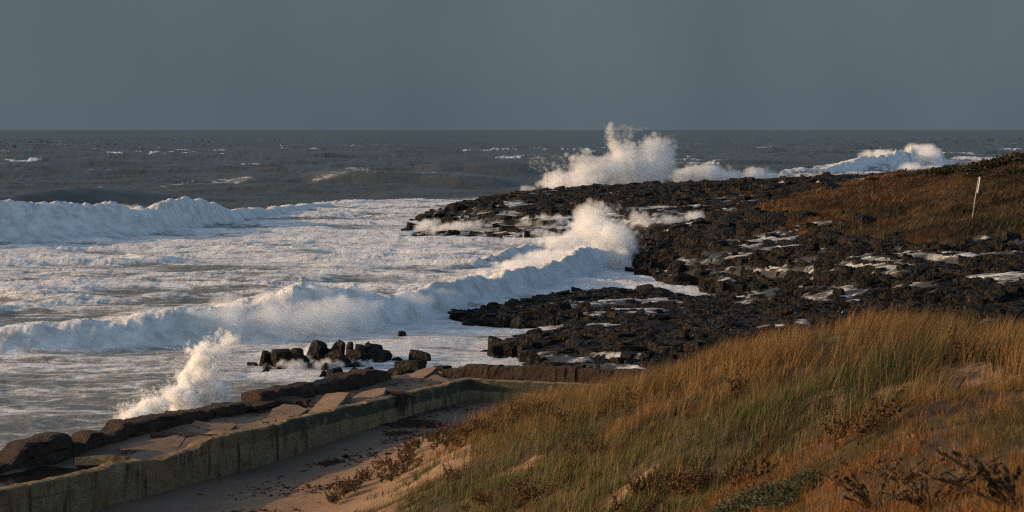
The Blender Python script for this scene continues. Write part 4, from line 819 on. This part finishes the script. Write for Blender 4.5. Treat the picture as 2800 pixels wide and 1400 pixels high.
# ------------------------------------------------------------------ spray
def spray(name, blobs, n, size, label,  seed=0, freq=.5, thr=.45, dust=.12, depth=.5, streak=0.0, jets=(), mist=(.25, .5), share=.25, big=(30, .08)):
    """a cloud of small flying droplets; blobs are (photo x, y, half width, half height, weight) at distance Y"""
    Ps = []; wt = np.array([b[4] * b[2] * b[3] for b in blobs], float); wt /= wt.sum()
    for b, k in zip(blobs, wt):
        cx, cy, rx, ry, w_, Y = b; m = int(n * k * 2.6); X0, _, Z0 = at_Y(cx, cy, Y); rx *= Y / F; ry *= Y / F
        q = RNG.normal(0, 1, (m, 3)); q /= np.linalg.norm(q, axis=1, keepdims=True) + 1e-9; rad = RNG.random((m, 1)) ** .45
        tail = RNG.random((m, 1)) < dust; rad = np.where(tail, rad + np.abs(RNG.normal(0, .28, (m, 1))), rad); q = q * rad
        P = np.stack([X0 + q[:, 0] * rx, Y + q[:, 1] * rx * depth, Z0 + q[:, 2] * ry + streak * q[:, 0] * 0], 1)
        nz_ = fbm3(P[:, 0] * freq, P[:, 1] * freq, P[:, 2] * freq, seed, 4)
        ok = nz_ + (RNG.random(m) - .5) * .22 > thr + .13 * (rad[:, 0] - .6)
        Ps.append(P[ok])
    P = np.concatenate(Ps); P = P[P[:, 2] > -.3]
    if len(P) > n: P = P[RNG.choice(len(P), n, False)]
    fs = np.ones(len(P))
    for (jx, jy, jw, JY, hgt, side, nj, per) in jets:     # thin ropes of water thrown up on ballistic arcs
        X0, _, Z0 = at_Y(jx, jy, JY); hw = jw * JY / F
        for _ in range(nj):
            t = np.sort(RNG.random(per) ** .8); hh_ = hgt * RNG.uniform(.35, 1.0); sd = RNG.normal(side, .35) * hgt; b0 = X0 + RNG.uniform(-hw, hw); c0 = JY + RNG.normal(0, .4)
            Q = np.stack([b0 + sd * t, c0 + RNG.normal(0, .2) * hgt * t, Z0 + hh_ * (1 - (1 - t * 1.25) ** 2)], 1) + RNG.normal(0, 1, (per, 3)) * (.012 + .035 * t[:, None]) * hgt
            P = np.concatenate([P, Q]); fs = np.concatenate([fs, np.full(per, .35)])
    me = bpy.data.meshes.new(name); me.vertices.add(len(P)); me.vertices.foreach_set('co', P.astype(np.float32).ravel())
    a = me.attributes.new('sc', 'FLOAT', 'POINT'); a.data.foreach_set('value', (size * fs * (.4 + 1.2 * RNG.random(len(P)) ** 1.5)).astype(np.float32))
    a = me.attributes.new('turn', 'FLOAT_VECTOR', 'POINT'); a.data.foreach_set('vector', (RNG.random((len(P), 3)) * 6.28).astype(np.float32).ravel())
    me.update(); o = obj(name, me, MAT['spray']); md = o.modifiers.new('droplets', 'NODES'); md.node_group = puff_nodes(big[0], big[1], mist[0], mist[1], share)
    tag(o, label, 'spray', kind='stuff'); return o
def puff_nodes(n, big, voxel, dens, share):
    P = RNG.normal(0, .5, (n, 3)); A = RNG.normal(0, 1, (n, 3, 3)); A /= np.linalg.norm(A, axis=2, keepdims=True); sz = big * (.5 + RNG.random(n))
    me = mesh_np('droplet_puff', (P[:, None] + A * sz[:, None, None]).reshape(-1, 3), np.arange(3 * n).reshape(-1, 3)); me.materials.append(MAT['spray'])
    puff = bpy.data.objects.new('droplet_puff', me)
    g = bpy.data.node_groups.new('droplets', 'GeometryNodeTree'); g.interface.new_socket('Geometry', in_out='INPUT', socket_type='NodeSocketGeometry'); g.interface.new_socket('Geometry', in_out='OUTPUT', socket_type='NodeSocketGeometry')
    N = g.nodes.new; i = N('NodeGroupInput'); o = N('NodeGroupOutput'); ip = N('GeometryNodeInstanceOnPoints'); oi = N('GeometryNodeObjectInfo'); oi.inputs['Object'].default_value = puff
    def att(k, t): q = N('GeometryNodeInputNamedAttribute'); q.data_type = t; q.inputs['Name'].default_value = k; return q.outputs[0]
    L = g.links.new; sc = att('sc', 'FLOAT'); L(i.outputs[0], ip.inputs['Points']); L(oi.outputs['Geometry'], ip.inputs['Instance']); L(sc, ip.inputs['Scale']); L(att('turn', 'FLOAT_VECTOR'), ip.inputs['Rotation'])
    rv = N('FunctionNodeRandomValue'); rv.data_type = 'BOOLEAN'; rv.inputs['Probability'].default_value = share; L(rv.outputs[3], ip.inputs['Selection'])
    mp = N('GeometryNodeMeshToPoints'); L(i.outputs[0], mp.inputs[0]); pv = N('GeometryNodePointsToVolume'); pv.resolution_mode = 'VOXEL_SIZE'; L(mp.outputs[0], pv.inputs['Points'])
    pv.inputs['Voxel Size'].default_value = voxel; pv.inputs['Density'].default_value = 1.0
    mu = N('ShaderNodeMath'); mu.operation = 'MULTIPLY'; mu.inputs[1].default_value = 1.0; L(sc, mu.inputs[0]); L(mu.outputs[0], pv.inputs['Radius'])
    sm = N('GeometryNodeSetMaterial'); sm.inputs['Material'].default_value = mat_mist('mist', dens); L(pv.outputs[0], sm.inputs[0])
    jn = N('GeometryNodeJoinGeometry'); L(ip.outputs[0], jn.inputs[0]); L(sm.outputs[0], jn.inputs[0]); L(jn.outputs[0], o.inputs[0])
    return g
spray('sea_spray', [(1550, 492, 50, 34, 1.0, 300), (1600, 475, 60, 50, 1.1, 300), (1510, 503, 32, 16, .5, 300), (1686, 398, 17, 46, .9, 302), (1672, 362, 9, 26, .8, 302), (1712, 430, 40, 45, 1.0, 302), (1750, 470, 70, 50, 1.3, 302), (1790, 420, 42, 42, 1.1, 303), (1815, 440, 28, 55, .9, 303), (1680, 470, 70, 45, 1.2, 301), (1610, 500, 130, 22, 1.0, 300), (1440, 515, 30, 10, .4, 296)],
      20000, 0.36, 'tallest burst of spray exploding above the far rock shelf', 3, .36, .48, .12, jets=[(1690, 430, 40, 302, 5.0, 0, 26, 60), (1540, 480, 60, 300, 3.0, -.5, 26, 50), (1790, 440, 40, 303, 4.0, .25, 24, 50), (1640, 480, 80, 301, 3.0, 0, 20, 50)], mist=(.22, .9), share=.35)
spray('sea_spray', [(1880, 485, 40, 26, 1.0, 306), (1940, 478, 45, 26, 1.1, 306), (2000, 488, 45, 18, 1.0, 306), (2060, 482, 40, 22, 1.0, 307), (2105, 488, 35, 14, .8, 307), (1930, 462, 40, 12, .25, 306)], 8000, 0.36, 'low ragged line of spray right of the tallest burst', 5, .5, .47, .2, jets=[(1930, 490, 60, 306, 2.2, .1, 30, 40), (2060, 492, 60, 307, 1.8, .1, 24, 36)], mist=(0.22, 0.8), share=0.35)
spray('sea_spray', [(1640, 640, 75, 45, 1.0, 160), (1670, 670, 70, 50, 1.2, 158), (1610, 600, 40, 35, .8, 164), (1635, 585, 40, 28, .55, 165), (1560, 660, 70, 30, .8, 158), (1700, 700, 35, 40, .8, 156), (1590, 700, 90, 25, .9, 152), (1500, 705, 70, 18, .5, 150), (1420, 730, 60, 14, .4, 142), (1340, 755, 60, 12, .35, 134)], 16000, 0.22, 'bright spray bursting against the dark inlet cliff', 7, .5, .47, .22, jets=[(1630, 640, 60, 163, 2.6, .1, 40, 50), (1680, 680, 50, 157, 2.2, .5, 30, 50), (1570, 670, 60, 158, 1.5, -.2, 20, 40)], mist=(0.14, 1.4), share=0.3)
spray('sea_spray', [(530, 1070, 46, 70, 1.2, 69), (552, 1005, 44, 62, .8, 69.5), (590, 965, 40, 45, .3, 70), (490, 1100, 55, 40, 1.0, 68), (430, 1118, 60, 24, 1.0, 67), (375, 1137, 45, 18, .7, 65.5), (610, 930, 45, 26, .08, 70), (590, 1085, 30, 42, .8, 69), (520, 1020, 26, 40, .5, 69)], 20000, 0.085, 'golden column of spray thrown up by the sea wall', 9, 2.0, .53, .25, .8,
      jets=[(540, 1120, 40, 69, 1.9, .2, 90, 46), (565, 1080, 36, 69.3, 2.1, .3, 70, 46), (470, 1125, 70, 67.5, .9, -.15, 80, 30), (390, 1140, 55, 66, .6, -.4, 60, 26)], mist=(.035, 3.5), share=.8, big=(9, .26))
spray('sea_spray', [(2520, 425, 30, 24, 1.0, 590), (2545, 435, 26, 24, 1.0, 585), (2500, 412, 20, 9, .5, 592), (2420, 425, 60, 5, .3, 592), (2490, 470, 22, 14, .3, 480)], 3000, 1.1, 'plume of spray at the curling tip of the distant breaker', 13, .3, .42, mist=(0.5, 0.5), share=0.3)
spray('sea_spray', [(1900, 595, 28, 14, 1, 172), (1770, 600, 36, 16, 1, 172), (1735, 595, 10, 20, .4, 172), (1830, 602, 50, 8, .8, 172)], 1800, 0.2, 'small leaping splash in the gully behind the cliff', 15, 1.0, .46, mist=(0.14, 1.2), share=0.4)
spray('sea_spray', [(830, 985, 26, 24, 1, 92), (800, 1000, 40, 14, .8, 90), (860, 960, 28, 22, .8, 95), (900, 1000, 45, 14, .8, 90), (980, 1000, 45, 14, .7, 91), (720, 975, 30, 8, .3, 95)], 2200, 0.10, 'white water tumbling between the near cluster boulders', 17, 1.6, .46, mist=(0.06, 2.5), share=0.4)
spray('sea_spray', [(1290, 630, 100, 18, 1, 206), (1400, 640, 90, 15, 1, 205), (1500, 620, 60, 22, 1, 203), (1170, 625, 30, 22, 1, 210)], 7000, 0.35, 'white cascade pouring off the front of the far shelf', 19, .8, .47, mist=(0.16, 1.0), share=0.4)
# froth thrown up along the two breakers
spray('sea_spray', [(x, 640 - .11 * max(0, x - 150) + (10 if x > 500 else 0), 60, 34, 1, 200 + .06 * max(0, x)) for x in range(-40, 560, 45)] + [(x, 580 + random.uniform(-8, 10), 40, 13, .5, 203 + .05 * x) for x in range(0, 520, 40)], 8000, 0.42, 'misty froth on the face of the far left breaker', 21, .34, .47, mist=(0.25, 0.5), share=0.2)
spray('sea_spray', [(x, y, 55, h, 1, Y) for x, y, h, Y in [(150, 950, 16, 99), (250, 940, 20, 100), (350, 930, 22, 101), (450, 915, 26, 102), (550, 890, 34, 103), (640, 880, 40, 103), (730, 870, 42, 104), (820, 870, 46, 104), (900, 870, 44, 105), (980, 865, 42, 106), (1050, 850, 36, 110), (1120, 835, 28, 114), (1200, 820, 22, 119)]]
      + [(x, y, 40, 10, .4, Y) for x, y, Y in [(200, 915, 102), (330, 888, 103), (480, 860, 104), (620, 832, 105), (740, 815, 106), (860, 803, 107), (980, 800, 109), (1100, 790, 115)]], 9000, 0.28, 'misty froth tumbling down the near breaker', 23, .6, .47, mist=(0.13, 0.8), share=0.2)

# ------------------------------------------------------------------ plants and small things
def leafy(name, n, r, hh_, leaf, m, hue0, seed, flat=.6):
    R = np.random.default_rng(seed); q = R.normal(0, 1, (n, 3)); q /= np.linalg.norm(q, axis=1, keepdims=True); rad = R.random((n, 1)) ** .4; q = q * rad
    lump = .72 + .6 * fbm(np.arctan2(q[:, 1], q[:, 0]) * 1.3 + 9, q[:, 2] * 2 + 5, seed, 3)[:, None]
    P = q * np.array([r, r, hh_]) * lump; P[:, 2] = np.abs(P[:, 2]) * flat + hh_ * .1
    A = R.normal(0, 1, (n, 3)); A /= np.linalg.norm(A, axis=1, keepdims=True); B = np.cross(A, R.normal(0, 1, (n, 3))); B /= np.linalg.norm(B, axis=1, keepdims=True)
    s = leaf * (.6 + .8 * R.random((n, 1))); V = np.stack([P - A * s, P + B * s * .38, P + A * s, P - B * s * .38], 1).reshape(-1, 3)
    at = dict(hue=np.repeat(np.clip(hue0 + R.normal(0, .25, n), 0, 1), 4), rnd=np.repeat(R.random(n), 4), along=np.tile([0, .5, 1, .5], n))
    return mesh_np(name, V, np.arange(4 * n).reshape(-1, 4), at, False)
def tube(name, pts, r0, r1, sides=5):
    P = np.array(pts, float); m = len(P); V = []
    for i in range(m):
        t = P[min(i + 1, m - 1)] - P[max(i - 1, 0)]; t /= np.linalg.norm(t) + 1e-9; a = np.cross(t, [.31, .2, .93]); a /= np.linalg.norm(a); b = np.cross(t, a); r = r0 + (r1 - r0) * i / (m - 1)
        for k in range(sides): th = 2 * math.pi * k / sides; V.append(P[i] + r * (a * math.cos(th) + b * math.sin(th)))
    i = np.arange(m - 1)[:, None] * sides; k = np.arange(sides)[None]; k2 = (k + 1) % sides
    Q = np.stack([i + k, i + k2, i + sides + k2, i + sides + k], -1).reshape(-1, 4)
    return mesh_np(name, np.array(V), [Q, np.arange(sides)[None, ::-1], (np.arange(sides) + (m - 1) * sides)[None]], None, True)
def dz(px, py, lo=9, hi=76):
    """ground point of the dune seen at a photo point"""
    for Y in np.arange(lo, hi, .05):
        X = (px - 1400) / F * Y; z = H - Y * (py - YH) / F; i = np.searchsorted(DY[:, 0], Y); j = np.searchsorted(DX[min(i, 299)] / DY[min(i, 299), 0], X / Y)
        if z <= DZ[min(i, 299), min(j, 299)]: return np.array([X, Y, DZ[min(i, 299), min(j, 299)]])
    return np.array([X, Y, z])
def hz(px, py):
    for Y in np.arange(100, 260, .2):
        X = (px - 1400) / F * Y; z = H - Y * (py - YH) / F; i = min(np.searchsorted(HY[:, 0], Y), 239); j = min(np.searchsorted(HX[i] / HY[i, 0], X / Y), 219)
        if z <= HZ[i, j]: return np.array([X, Y, HZ[i, j]])
    return np.array([X, Y, z])
# shrubs on the headland skyline
SHR = [leafy('foliage', 700, .9, .75, .11, MAT['shrub'], .3, 40 + i) for i in range(3)]
for k, (px, py, s, lab) in enumerate([(2330, 492, .45, 'tiny dark shrub where the headland skyline begins'), (2385, 488, .6, 'small shrub left of the first clump on the headland'), (2470, 482, .8, 'dark shrub in the first clump on the headland skyline'), (2510, 478, .9, 'brown shrub next to the first skyline clump'), (2560, 472, 1.0, 'dark spiky shrub above the white board post'),
                                  (2605, 467, 1.1, 'darkest shrub on the skyline above the post'), (2650, 466, 1.0, 'rounded brown shrub right of the darkest one'), (2700, 458, 1.2, 'wide shrub beginning the skyline rise'), (2740, 448, 1.2, 'bushy shrub halfway up the skyline rise'), (2785, 440, 1.5, 'largest shrub at the right end of the skyline'), (2660, 480, .7, 'low shrub below the skyline beside the path'), (2770, 470, .9, 'green-grey shrub below the largest one')]):
    p = hz(px, py + 6); r = empty('shrub', tuple(p)); tag(r, lab, 'shrub', 'shrubs on the headland skyline'); r.scale = (s * 1.3, s, s)
    obj('foliage', SHR[k % 3], MAT['shrub'], r); obj('stem', tube('stem', [(0, 0, -.2), (.05, 0, .25), (.02, .03, .5)], .05, .02), MAT['stem'], r)
# leaning board post on the headland
p = np.array(at_Y(2657, 597, 125)); j = hz(2657, 597); p = j; k = p[1] / F
post = empty('board_post', tuple(p)); tag(post, 'leaning thin post with a narrow white board on the grassy headland', 'sign post')
top = np.array([20 * k, 0, 113 * k]); base = np.array([0, 0, -.3])
obj('post', tube('post', [base, top * .5, top * .995], .035, .03, 8), MAT['steel'], post)
def board(name, a, b, wd, th, parent, m, off=-.05):
    a, b = np.array(a), np.array(b); ax = (b - a); L = np.linalg.norm(ax); ax /= L; sx = np.array([math.cos(1.05), math.sin(1.05) * -1, 0]); sx -= ax * (sx @ ax); sx /= np.linalg.norm(sx); n = np.cross(sx, ax)
    c = .25 * wd; pl = [(-wd / 2 + c, 0), (wd / 2 - c, 0), (wd / 2, c), (wd / 2, L - c), (wd / 2 - c, L), (-wd / 2 + c, L), (-wd / 2, L - c), (-wd / 2, c)]
    T = [a + sx * u + ax * v + n * (off + th / 2) for u, v in pl]; Bk = [a + sx * u + ax * v + n * (off - th / 2) for u, v in pl]; i = np.arange(8); j2 = (i + 1) % 8
    return obj(name, mesh_np(name, np.array(T + Bk), [np.stack([i, j2, j2 + 8, i + 8], 1), i[None, ::-1], (i + 8)[None]], None, False), m, parent)
bd = board('board', top * .61, top * 1.0, .17, .025, post, MAT['white'])
for t in (.68, .72): board('printed_mark', top * t, top * (t + .018), .06, .006, bd, MAT['dark'], -.071)

# weeds on the dune
WEED = []
def make_weed(kind):
    """a stemmed weed: kind 0 brown seedy, 1 green leafy with rusty tips"""
    R = random.Random(70 + kind); stems = []; V = []
    ns = 7
    for i in range(ns):
        a = R.uniform(0, 6.28); l = R.uniform(.25, .5); e = R.uniform(.3, .9); x, y, z = math.cos(a) * l * e + .10, math.sin(a) * l * e, l
        stems.append([(0, 0, -.05), (x * .4, y * .4, z * .6), (x, y, z)])
    sv = []; 
    mes = [tube('stem', s, .006, .003, 4) for s in stems]
    n = 260; P = []
    for s in stems:
        for q in range(n // ns):
            t = R.uniform(.35, 1.05); a, b, c = [np.array(v) for v in s]; pt = (1 - t) ** 2 * a + 2 * t * (1 - t) * b + t * t * c; P.append(pt + np.array([R.gauss(0, .02), R.gauss(0, .02), R.gauss(0, .015)]))
    P = np.array(P); m = len(P); A = RNG.normal(0, 1, (m, 3)); A[:, 2] += .4; A /= np.linalg.norm(A, axis=1, keepdims=True); B = np.cross(A, RNG.normal(0, 1, (m, 3))); B /= np.linalg.norm(B, axis=1, keepdims=True); s = .018 + .02 * RNG.random((m, 1))
    V = np.stack([P - A * s, P + B * s * .5, P + A * s, P - B * s * .5], 1).reshape(-1, 3); hue = np.clip((.75 if kind else .1) - (P[:, 2] > .3) * .4 + RNG.normal(0, .15, m), 0, 1)
    return mes, mesh_np('leaves', V, np.arange(4 * m).reshape(-1, 4), dict(hue=np.repeat(hue, 4), rnd=np.repeat(RNG.random(m), 4), along=np.tile([0, .4, .8, .4], m)), False)
WEED = [make_weed(0), make_weed(1), make_weed(0), make_weed(1)]
def weed(px, py, s, kind, lab, grp):
    p = dz(px, py); r = empty('weed', tuple(p), random.uniform(-.8, .8)); r.scale = (s, s, s); tag(r, lab, 'weed', grp)
    for me in WEED[kind][0]: obj('stem', me, MAT['stem'], r)
    obj('leaves', WEED[kind][1], MAT['weed'], r)
def weed_mass(spots, lab, kinds):
    """a tangle of weeds nobody could count: one object"""
    V = []; hue = []; rn = []
    base = []
    for kd in kinds:
        me = WEED[kd][1]; n = len(me.vertices); v = np.zeros(n * 3, np.float32); me.vertices.foreach_get('co', v); h = np.zeros(n, np.float32); me.attributes['hue'].data.foreach_get('value', h); r = np.zeros(n, np.float32); me.attributes['rnd'].data.foreach_get('value', r); base.append((v.reshape(-1, 3), h, r))
    for i, (x, y) in enumerate(spots):
        p = dz(x, y); v, h, r = base[i % len(base)]; a = random.uniform(0, 6.28); sc = random.uniform(.45, .95); c, q = math.cos(a), math.sin(a)
        V.append(np.stack([v[:, 0] * c - v[:, 1] * q, v[:, 0] * q + v[:, 1] * c, v[:, 2]], 1) * sc + p); hue.append(np.clip(h + random.uniform(-.25, .25), 0, 1)); rn.append(r)
    V = np.concatenate(V); m = len(V); tag(obj('undergrowth', mesh_np('undergrowth', V, np.arange(m).reshape(-1, 4), dict(hue=np.concatenate(hue), rnd=np.concatenate(rn), along=np.tile([0, .4, .8, .4], m // 4)), False), MAT['weed']), lab, 'weeds', kind='stuff')
fr = [(960, 1345), (1010, 1318), (1060, 1285), (1100, 1262), (1135, 1238), (1170, 1222), (1215, 1205), (1255, 1190), (1300, 1172), (1350, 1160), (1395, 1148), (1450, 1140), (1510, 1150), (1330, 1190), (1290, 1205), (1250, 1225), (1400, 1175), (1440, 1170), (930, 1362), (905, 1378), (1110, 1290), (1070, 1320), (1480, 1165), (1550, 1160)]
fr = [(x + random.gauss(0, 16), y + random.gauss(0, 7)) for x, y in fr for _ in range(6)]
weed_mass(fr, 'rusty-tipped creeping weeds fringing the dune where it meets the beach', [0, 1, 2, 3])
br = [(1330, 1395), (1380, 1385), (1430, 1375), (1460, 1345), (1290, 1400), (1780, 1395), (1820, 1370), (1850, 1350), (1890, 1375), (1760, 1360), (1920, 1340), (1700, 1140), (1760, 1115), (1830, 1090), (1560, 1230), (1620, 1290), (1230, 1330), (2050, 1090), (2520, 1000), (2640, 985)]
br = [(x + random.gauss(0, 26), y + random.gauss(0, 14)) for x, y in br for _ in range(3)]
weed_mass(br, 'patches of dry brown seeding weeds among the dune grass', [0, 2])
for i, (x, y, lab) in enumerate([(2083, 1262, 'lone pale seed-head weed at the edge of the green hollow'), (2280, 1228, 'reddish seeding weed at the shadowed edge of the orange turf'), (2345, 1212, 'taller reddish seeding weed right of the first, against the green hollow'), (2415, 1165, 'spiky brown weed standing on the brow of the orange turf'), (2000, 1350, 'clump of pale seed heads left of the blue-green saltbush'), (2060, 1328, 'pale seed-head weed just behind the blue-green saltbush')]):
    weed(x, y, .8, 0 if i % 2 else 2, lab, 'seeding weeds around the turf edge')
p = dz(2110, 1372); r = empty('saltbush', tuple(p)); tag(r, 'low blue-green saltbush at the foot of the orange turf', 'shrub')
for k_, (x_, y_, q_) in enumerate([(2110, 1372, 1.0), (2050, 1392, .8), (2175, 1350, .9), (2225, 1325, .7), (2010, 1405, .7), (2140, 1390, .8)]):
    e_ = dz(x_, y_) - p; obj('foliage', leafy('foliage', 800, .36, .17, .024, MAT['bush'], .5, 77 + k_, .8), MAT['bush'], r, tuple(e_), None, (q_ * 1.3, q_, q_))
obj('stem', tube('stem', [(0, 0, -.1), (.05, 0, .1), (.1, 0, .2)], .02, .01), MAT['stem'], r)
# large dead weed close to the camera at the lower right
def dead_weed(px, py, s, lab, seed):
    R = random.Random(seed); p = dz(px, py); r = empty('dead_weed', tuple(p)); tag(r, lab, 'weed', 'dead weeds close to the viewer'); lp = []
    for i in range(17):
        a = R.uniform(-.6, .95); l = R.uniform(.25, .62) * s; up = R.uniform(.15, .8); pts = [np.array([R.uniform(-.08, .08), R.uniform(-.05, .05), -.04])]
        for q in range(1, 6): t = q / 5; pts.append(np.array([math.sin(a * 1.4) * l * t + R.uniform(-.015, .015), R.uniform(-.08, .08) * t, l * up * (t - .25 * t * t) + R.uniform(-.012, .012)]))
        obj('branch', tube('branch', pts, .006 * s, .0025 * s, 4), MAT['stem'], r)
        for q in range(26): t = R.uniform(.3, 1); k = min(int(t * 5), 4); lp.append(pts[k] + (pts[k + 1] - pts[k]) * (t * 5 - k))
    P = np.array(lp); m = len(P); A = RNG.normal(0, 1, (m, 3)); A /= np.linalg.norm(A, axis=1, keepdims=True); B = np.cross(A, RNG.normal(0, 1, (m, 3))); B /= np.linalg.norm(B, axis=1, keepdims=True); z = (.008 + .016 * RNG.random((m, 1))) * min(s, 1.3)
    V = np.stack([P - A * z, P + B * z * .6, P + A * z, P - B * z * .6], 1).reshape(-1, 3)
    obj('leaves', mesh_np('leaves', V, np.arange(4 * m).reshape(-1, 4), dict(hue=np.repeat(np.clip(RNG.normal(.1, .2, m), 0, 1), 4), rnd=np.repeat(RNG.random(m), 4), along=np.tile([0, .4, .8, .4], m)), False), MAT['weed'], r)
for x, y, s, lab, sd in [(2540, 1392, 1.35, 'large sprawling dead weed with long branches at the bottom edge', 1), (2390, 1398, 1.3, 'upright dead weed left of the sprawling one', 2), (2765, 1398, 1.3, 'dead weed in the lower right corner', 3), (2470, 1325, 1.0, 'dead weed with curled brown leaves above the sprawling one', 4), (2640, 1330, .6, 'small dead weed on the bare patch at the right', 5)]: dead_weed(x, y, s, lab, sd)

# wrack, driftwood, small stones
def wrack():
    P = []
    for (cx, cy, rx, ry, n) in [(1130, 1172, 70, 9, 900), (1180, 1180, 40, 6, 500), (1050, 1155, 90, 6, 500), (1150, 1140, 120, 10, 260), (1120, 1215, 90, 12, 120), (1020, 1260, 140, 18, 160), (905, 1262, 30, 7, 400), (920, 1340, 120, 10, 130), (760, 1330, 160, 30, 120), (1090, 1200, 30, 6, 200), (650, 1390, 150, 12, 120), (1250, 1130, 90, 10, 80)]:
        x = RNG.normal(cx, rx * .55, n); y = RNG.normal(cy, ry * .55, n)
        for a, b in zip(x, y):
            Y = F * (H - 1.3) / (b - YH); X = (a - 1400) / F * Y; P.append((X, Y))
    for (a0, a1, n) in [(-2, 8, 700), (8, 14, 160)]:
        for _ in range(n):
            s, t = random.uniform(a0, a1), random.uniform(-4.1, -.3); P.append((INNER_C[0] + d1[0] * s + nL[0] * t, INNER_C[1] + d1[1] * s + nL[1] * t))
    P = np.array(P); X, Y = P[:, 0], P[:, 1]; Z = np.zeros(len(P))
    i = np.clip(np.searchsorted(DY[:, 0], Y), 0, 299); j = np.clip(((X / Y + .36) / .72 * 299).round().astype(int), 0, 299); Z = DZ[i, j]; s1 = (X - INNER_C[0]) * nL[0] + (Y - INNER_C[1]) * nL[1]; Z = np.where(s1 < -.1, 1.80, Z + .01)
    n = len(P); a = RNG.random(n) * 3.14; L = .03 + .14 * RNG.random(n) ** 2; wd = .008 + .014 * RNG.random(n); dx, dy = np.cos(a) * L, np.sin(a) * L; ex, ey = -np.sin(a) * wd, np.cos(a) * wd; hz_ = .01 + .04 * RNG.random(n)
    A = np.stack([X - dx, Y - dy, Z], 1); B = np.stack([X + dx, Y + dy, Z + .01], 1); Cc = np.stack([X + ex, Y + ey, Z + hz_], 1); D = np.stack([X - ex, Y - ey, Z], 1)
    V = np.stack([A, D, B, Cc], 1).reshape(-1, 3); q = np.arange(n)[:, None] * 4; T = np.concatenate([q + np.array([[0, 1, 3]]), q + np.array([[1, 2, 3]]), q + np.array([[0, 3, 2]])])
    tag(obj('seaweed_wrack', mesh_np('seaweed_wrack', V, T, None, False), MAT['kelp']), 'dark strands of dried seaweed strewn over the beach sand', 'seaweed', kind='stuff')
wrack()
s0, z0 = on_line(1085, 1080, INNER_C, d1); kp = INNER_C + d1 * s0
lg = obj('driftwood_log', tube('driftwood_log', [np.array([kp[0] - .55, kp[1] + .05, 2.26]), np.array([kp[0] - .1, kp[1] + .05, 2.30]), np.array([kp[0] + .3, kp[1] - .05, 2.24]), np.array([kp[0] + .62, kp[1] - .1, 2.14])], .055, .06, 7), MAT['wood']); tag(lg, 'dark driftwood branch lying across the top of the pool wall', 'driftwood')
def kelp():
    R = random.Random(5); V = []; T = []
    for i in range(46):
        s = s0 + R.uniform(-.3, .35); b = INNER_C + d1 * s; L = R.uniform(.25, 1.0) * (1 - abs(s - s0)); o = .24 + R.uniform(0, .05); wd = R.uniform(.01, .03); sw = R.uniform(-.12, .12); k0 = len(V)
        for q in range(5):
            t = q / 4; off = -.05 + (o + .07) * min(1, t * 4); zz = 2.27 + R.uniform(0, .05) - (0 if q == 0 else L * (t - .2)); c = b + nL * off + d1 * sw * t
            V += [(c[0] - d1[0] * wd, c[1] - d1[1] * wd, zz), (c[0] + d1[0] * wd, c[1] + d1[1] * wd, zz)]
        T += [(k0 + 2 * q, k0 + 2 * q + 1, k0 + 2 * q + 3, k0 + 2 * q + 2) for q in range(4)]
    tag(obj('kelp', mesh_np('kelp', np.array(V), np.array(T), None, False), MAT['kelp']), 'clump of dark kelp draped over the pool wall', 'kelp')
kelp()
for x, y, wpx, lab in [(945, 1251, 22, 'dark stone on the sand near the pool wall'), (873, 1305, 9, 'small pebble on the open sand below the dark stone'), (548, 1128, 9, 'little dark stone perched on the outer wall')]:
    if y > 1200: q = dz(x, y, 40, 70)
    else: s_, z_ = on_line(x, y, OUT0, d1); b = OUT0 + d1 * s_; q = np.array([b[0], b[1], z_ - .03])
    wd = wpx * q[1] / F; tag(obj('stone', PROTO[x % 7], MAT['rock'], None, tuple(q - np.array([0, 0, .01])), (0, 0, 1), (wd, wd * .8, wd * .45)), lab, 'stone')
q = dz(957, 1272, 40, 70); tag(obj('shell', PROTO[2], MAT['shell'], None, tuple(q), None, (.09, .06, .035)), 'white shell lying on the sand below the dark stone', 'shell')
s_, z_ = on_line(613, 1112, OUT0, d1); b = OUT0 + d1 * s_
tag(obj('rebar_loop', tube('rebar_loop', [np.array([b[0] + .11 * math.cos(a), b[1], z_ + .02 + .13 * math.sin(a)]) for a in np.linspace(-.3, math.pi + .2, 10)], .014, .014, 6), MAT['rust']), 'bent rusty bar looping out of the outer wall top', 'rebar')
print('done', sum(len(o.data.polygons) for o in bpy.data.objects if o.type == 'MESH' and o.data))
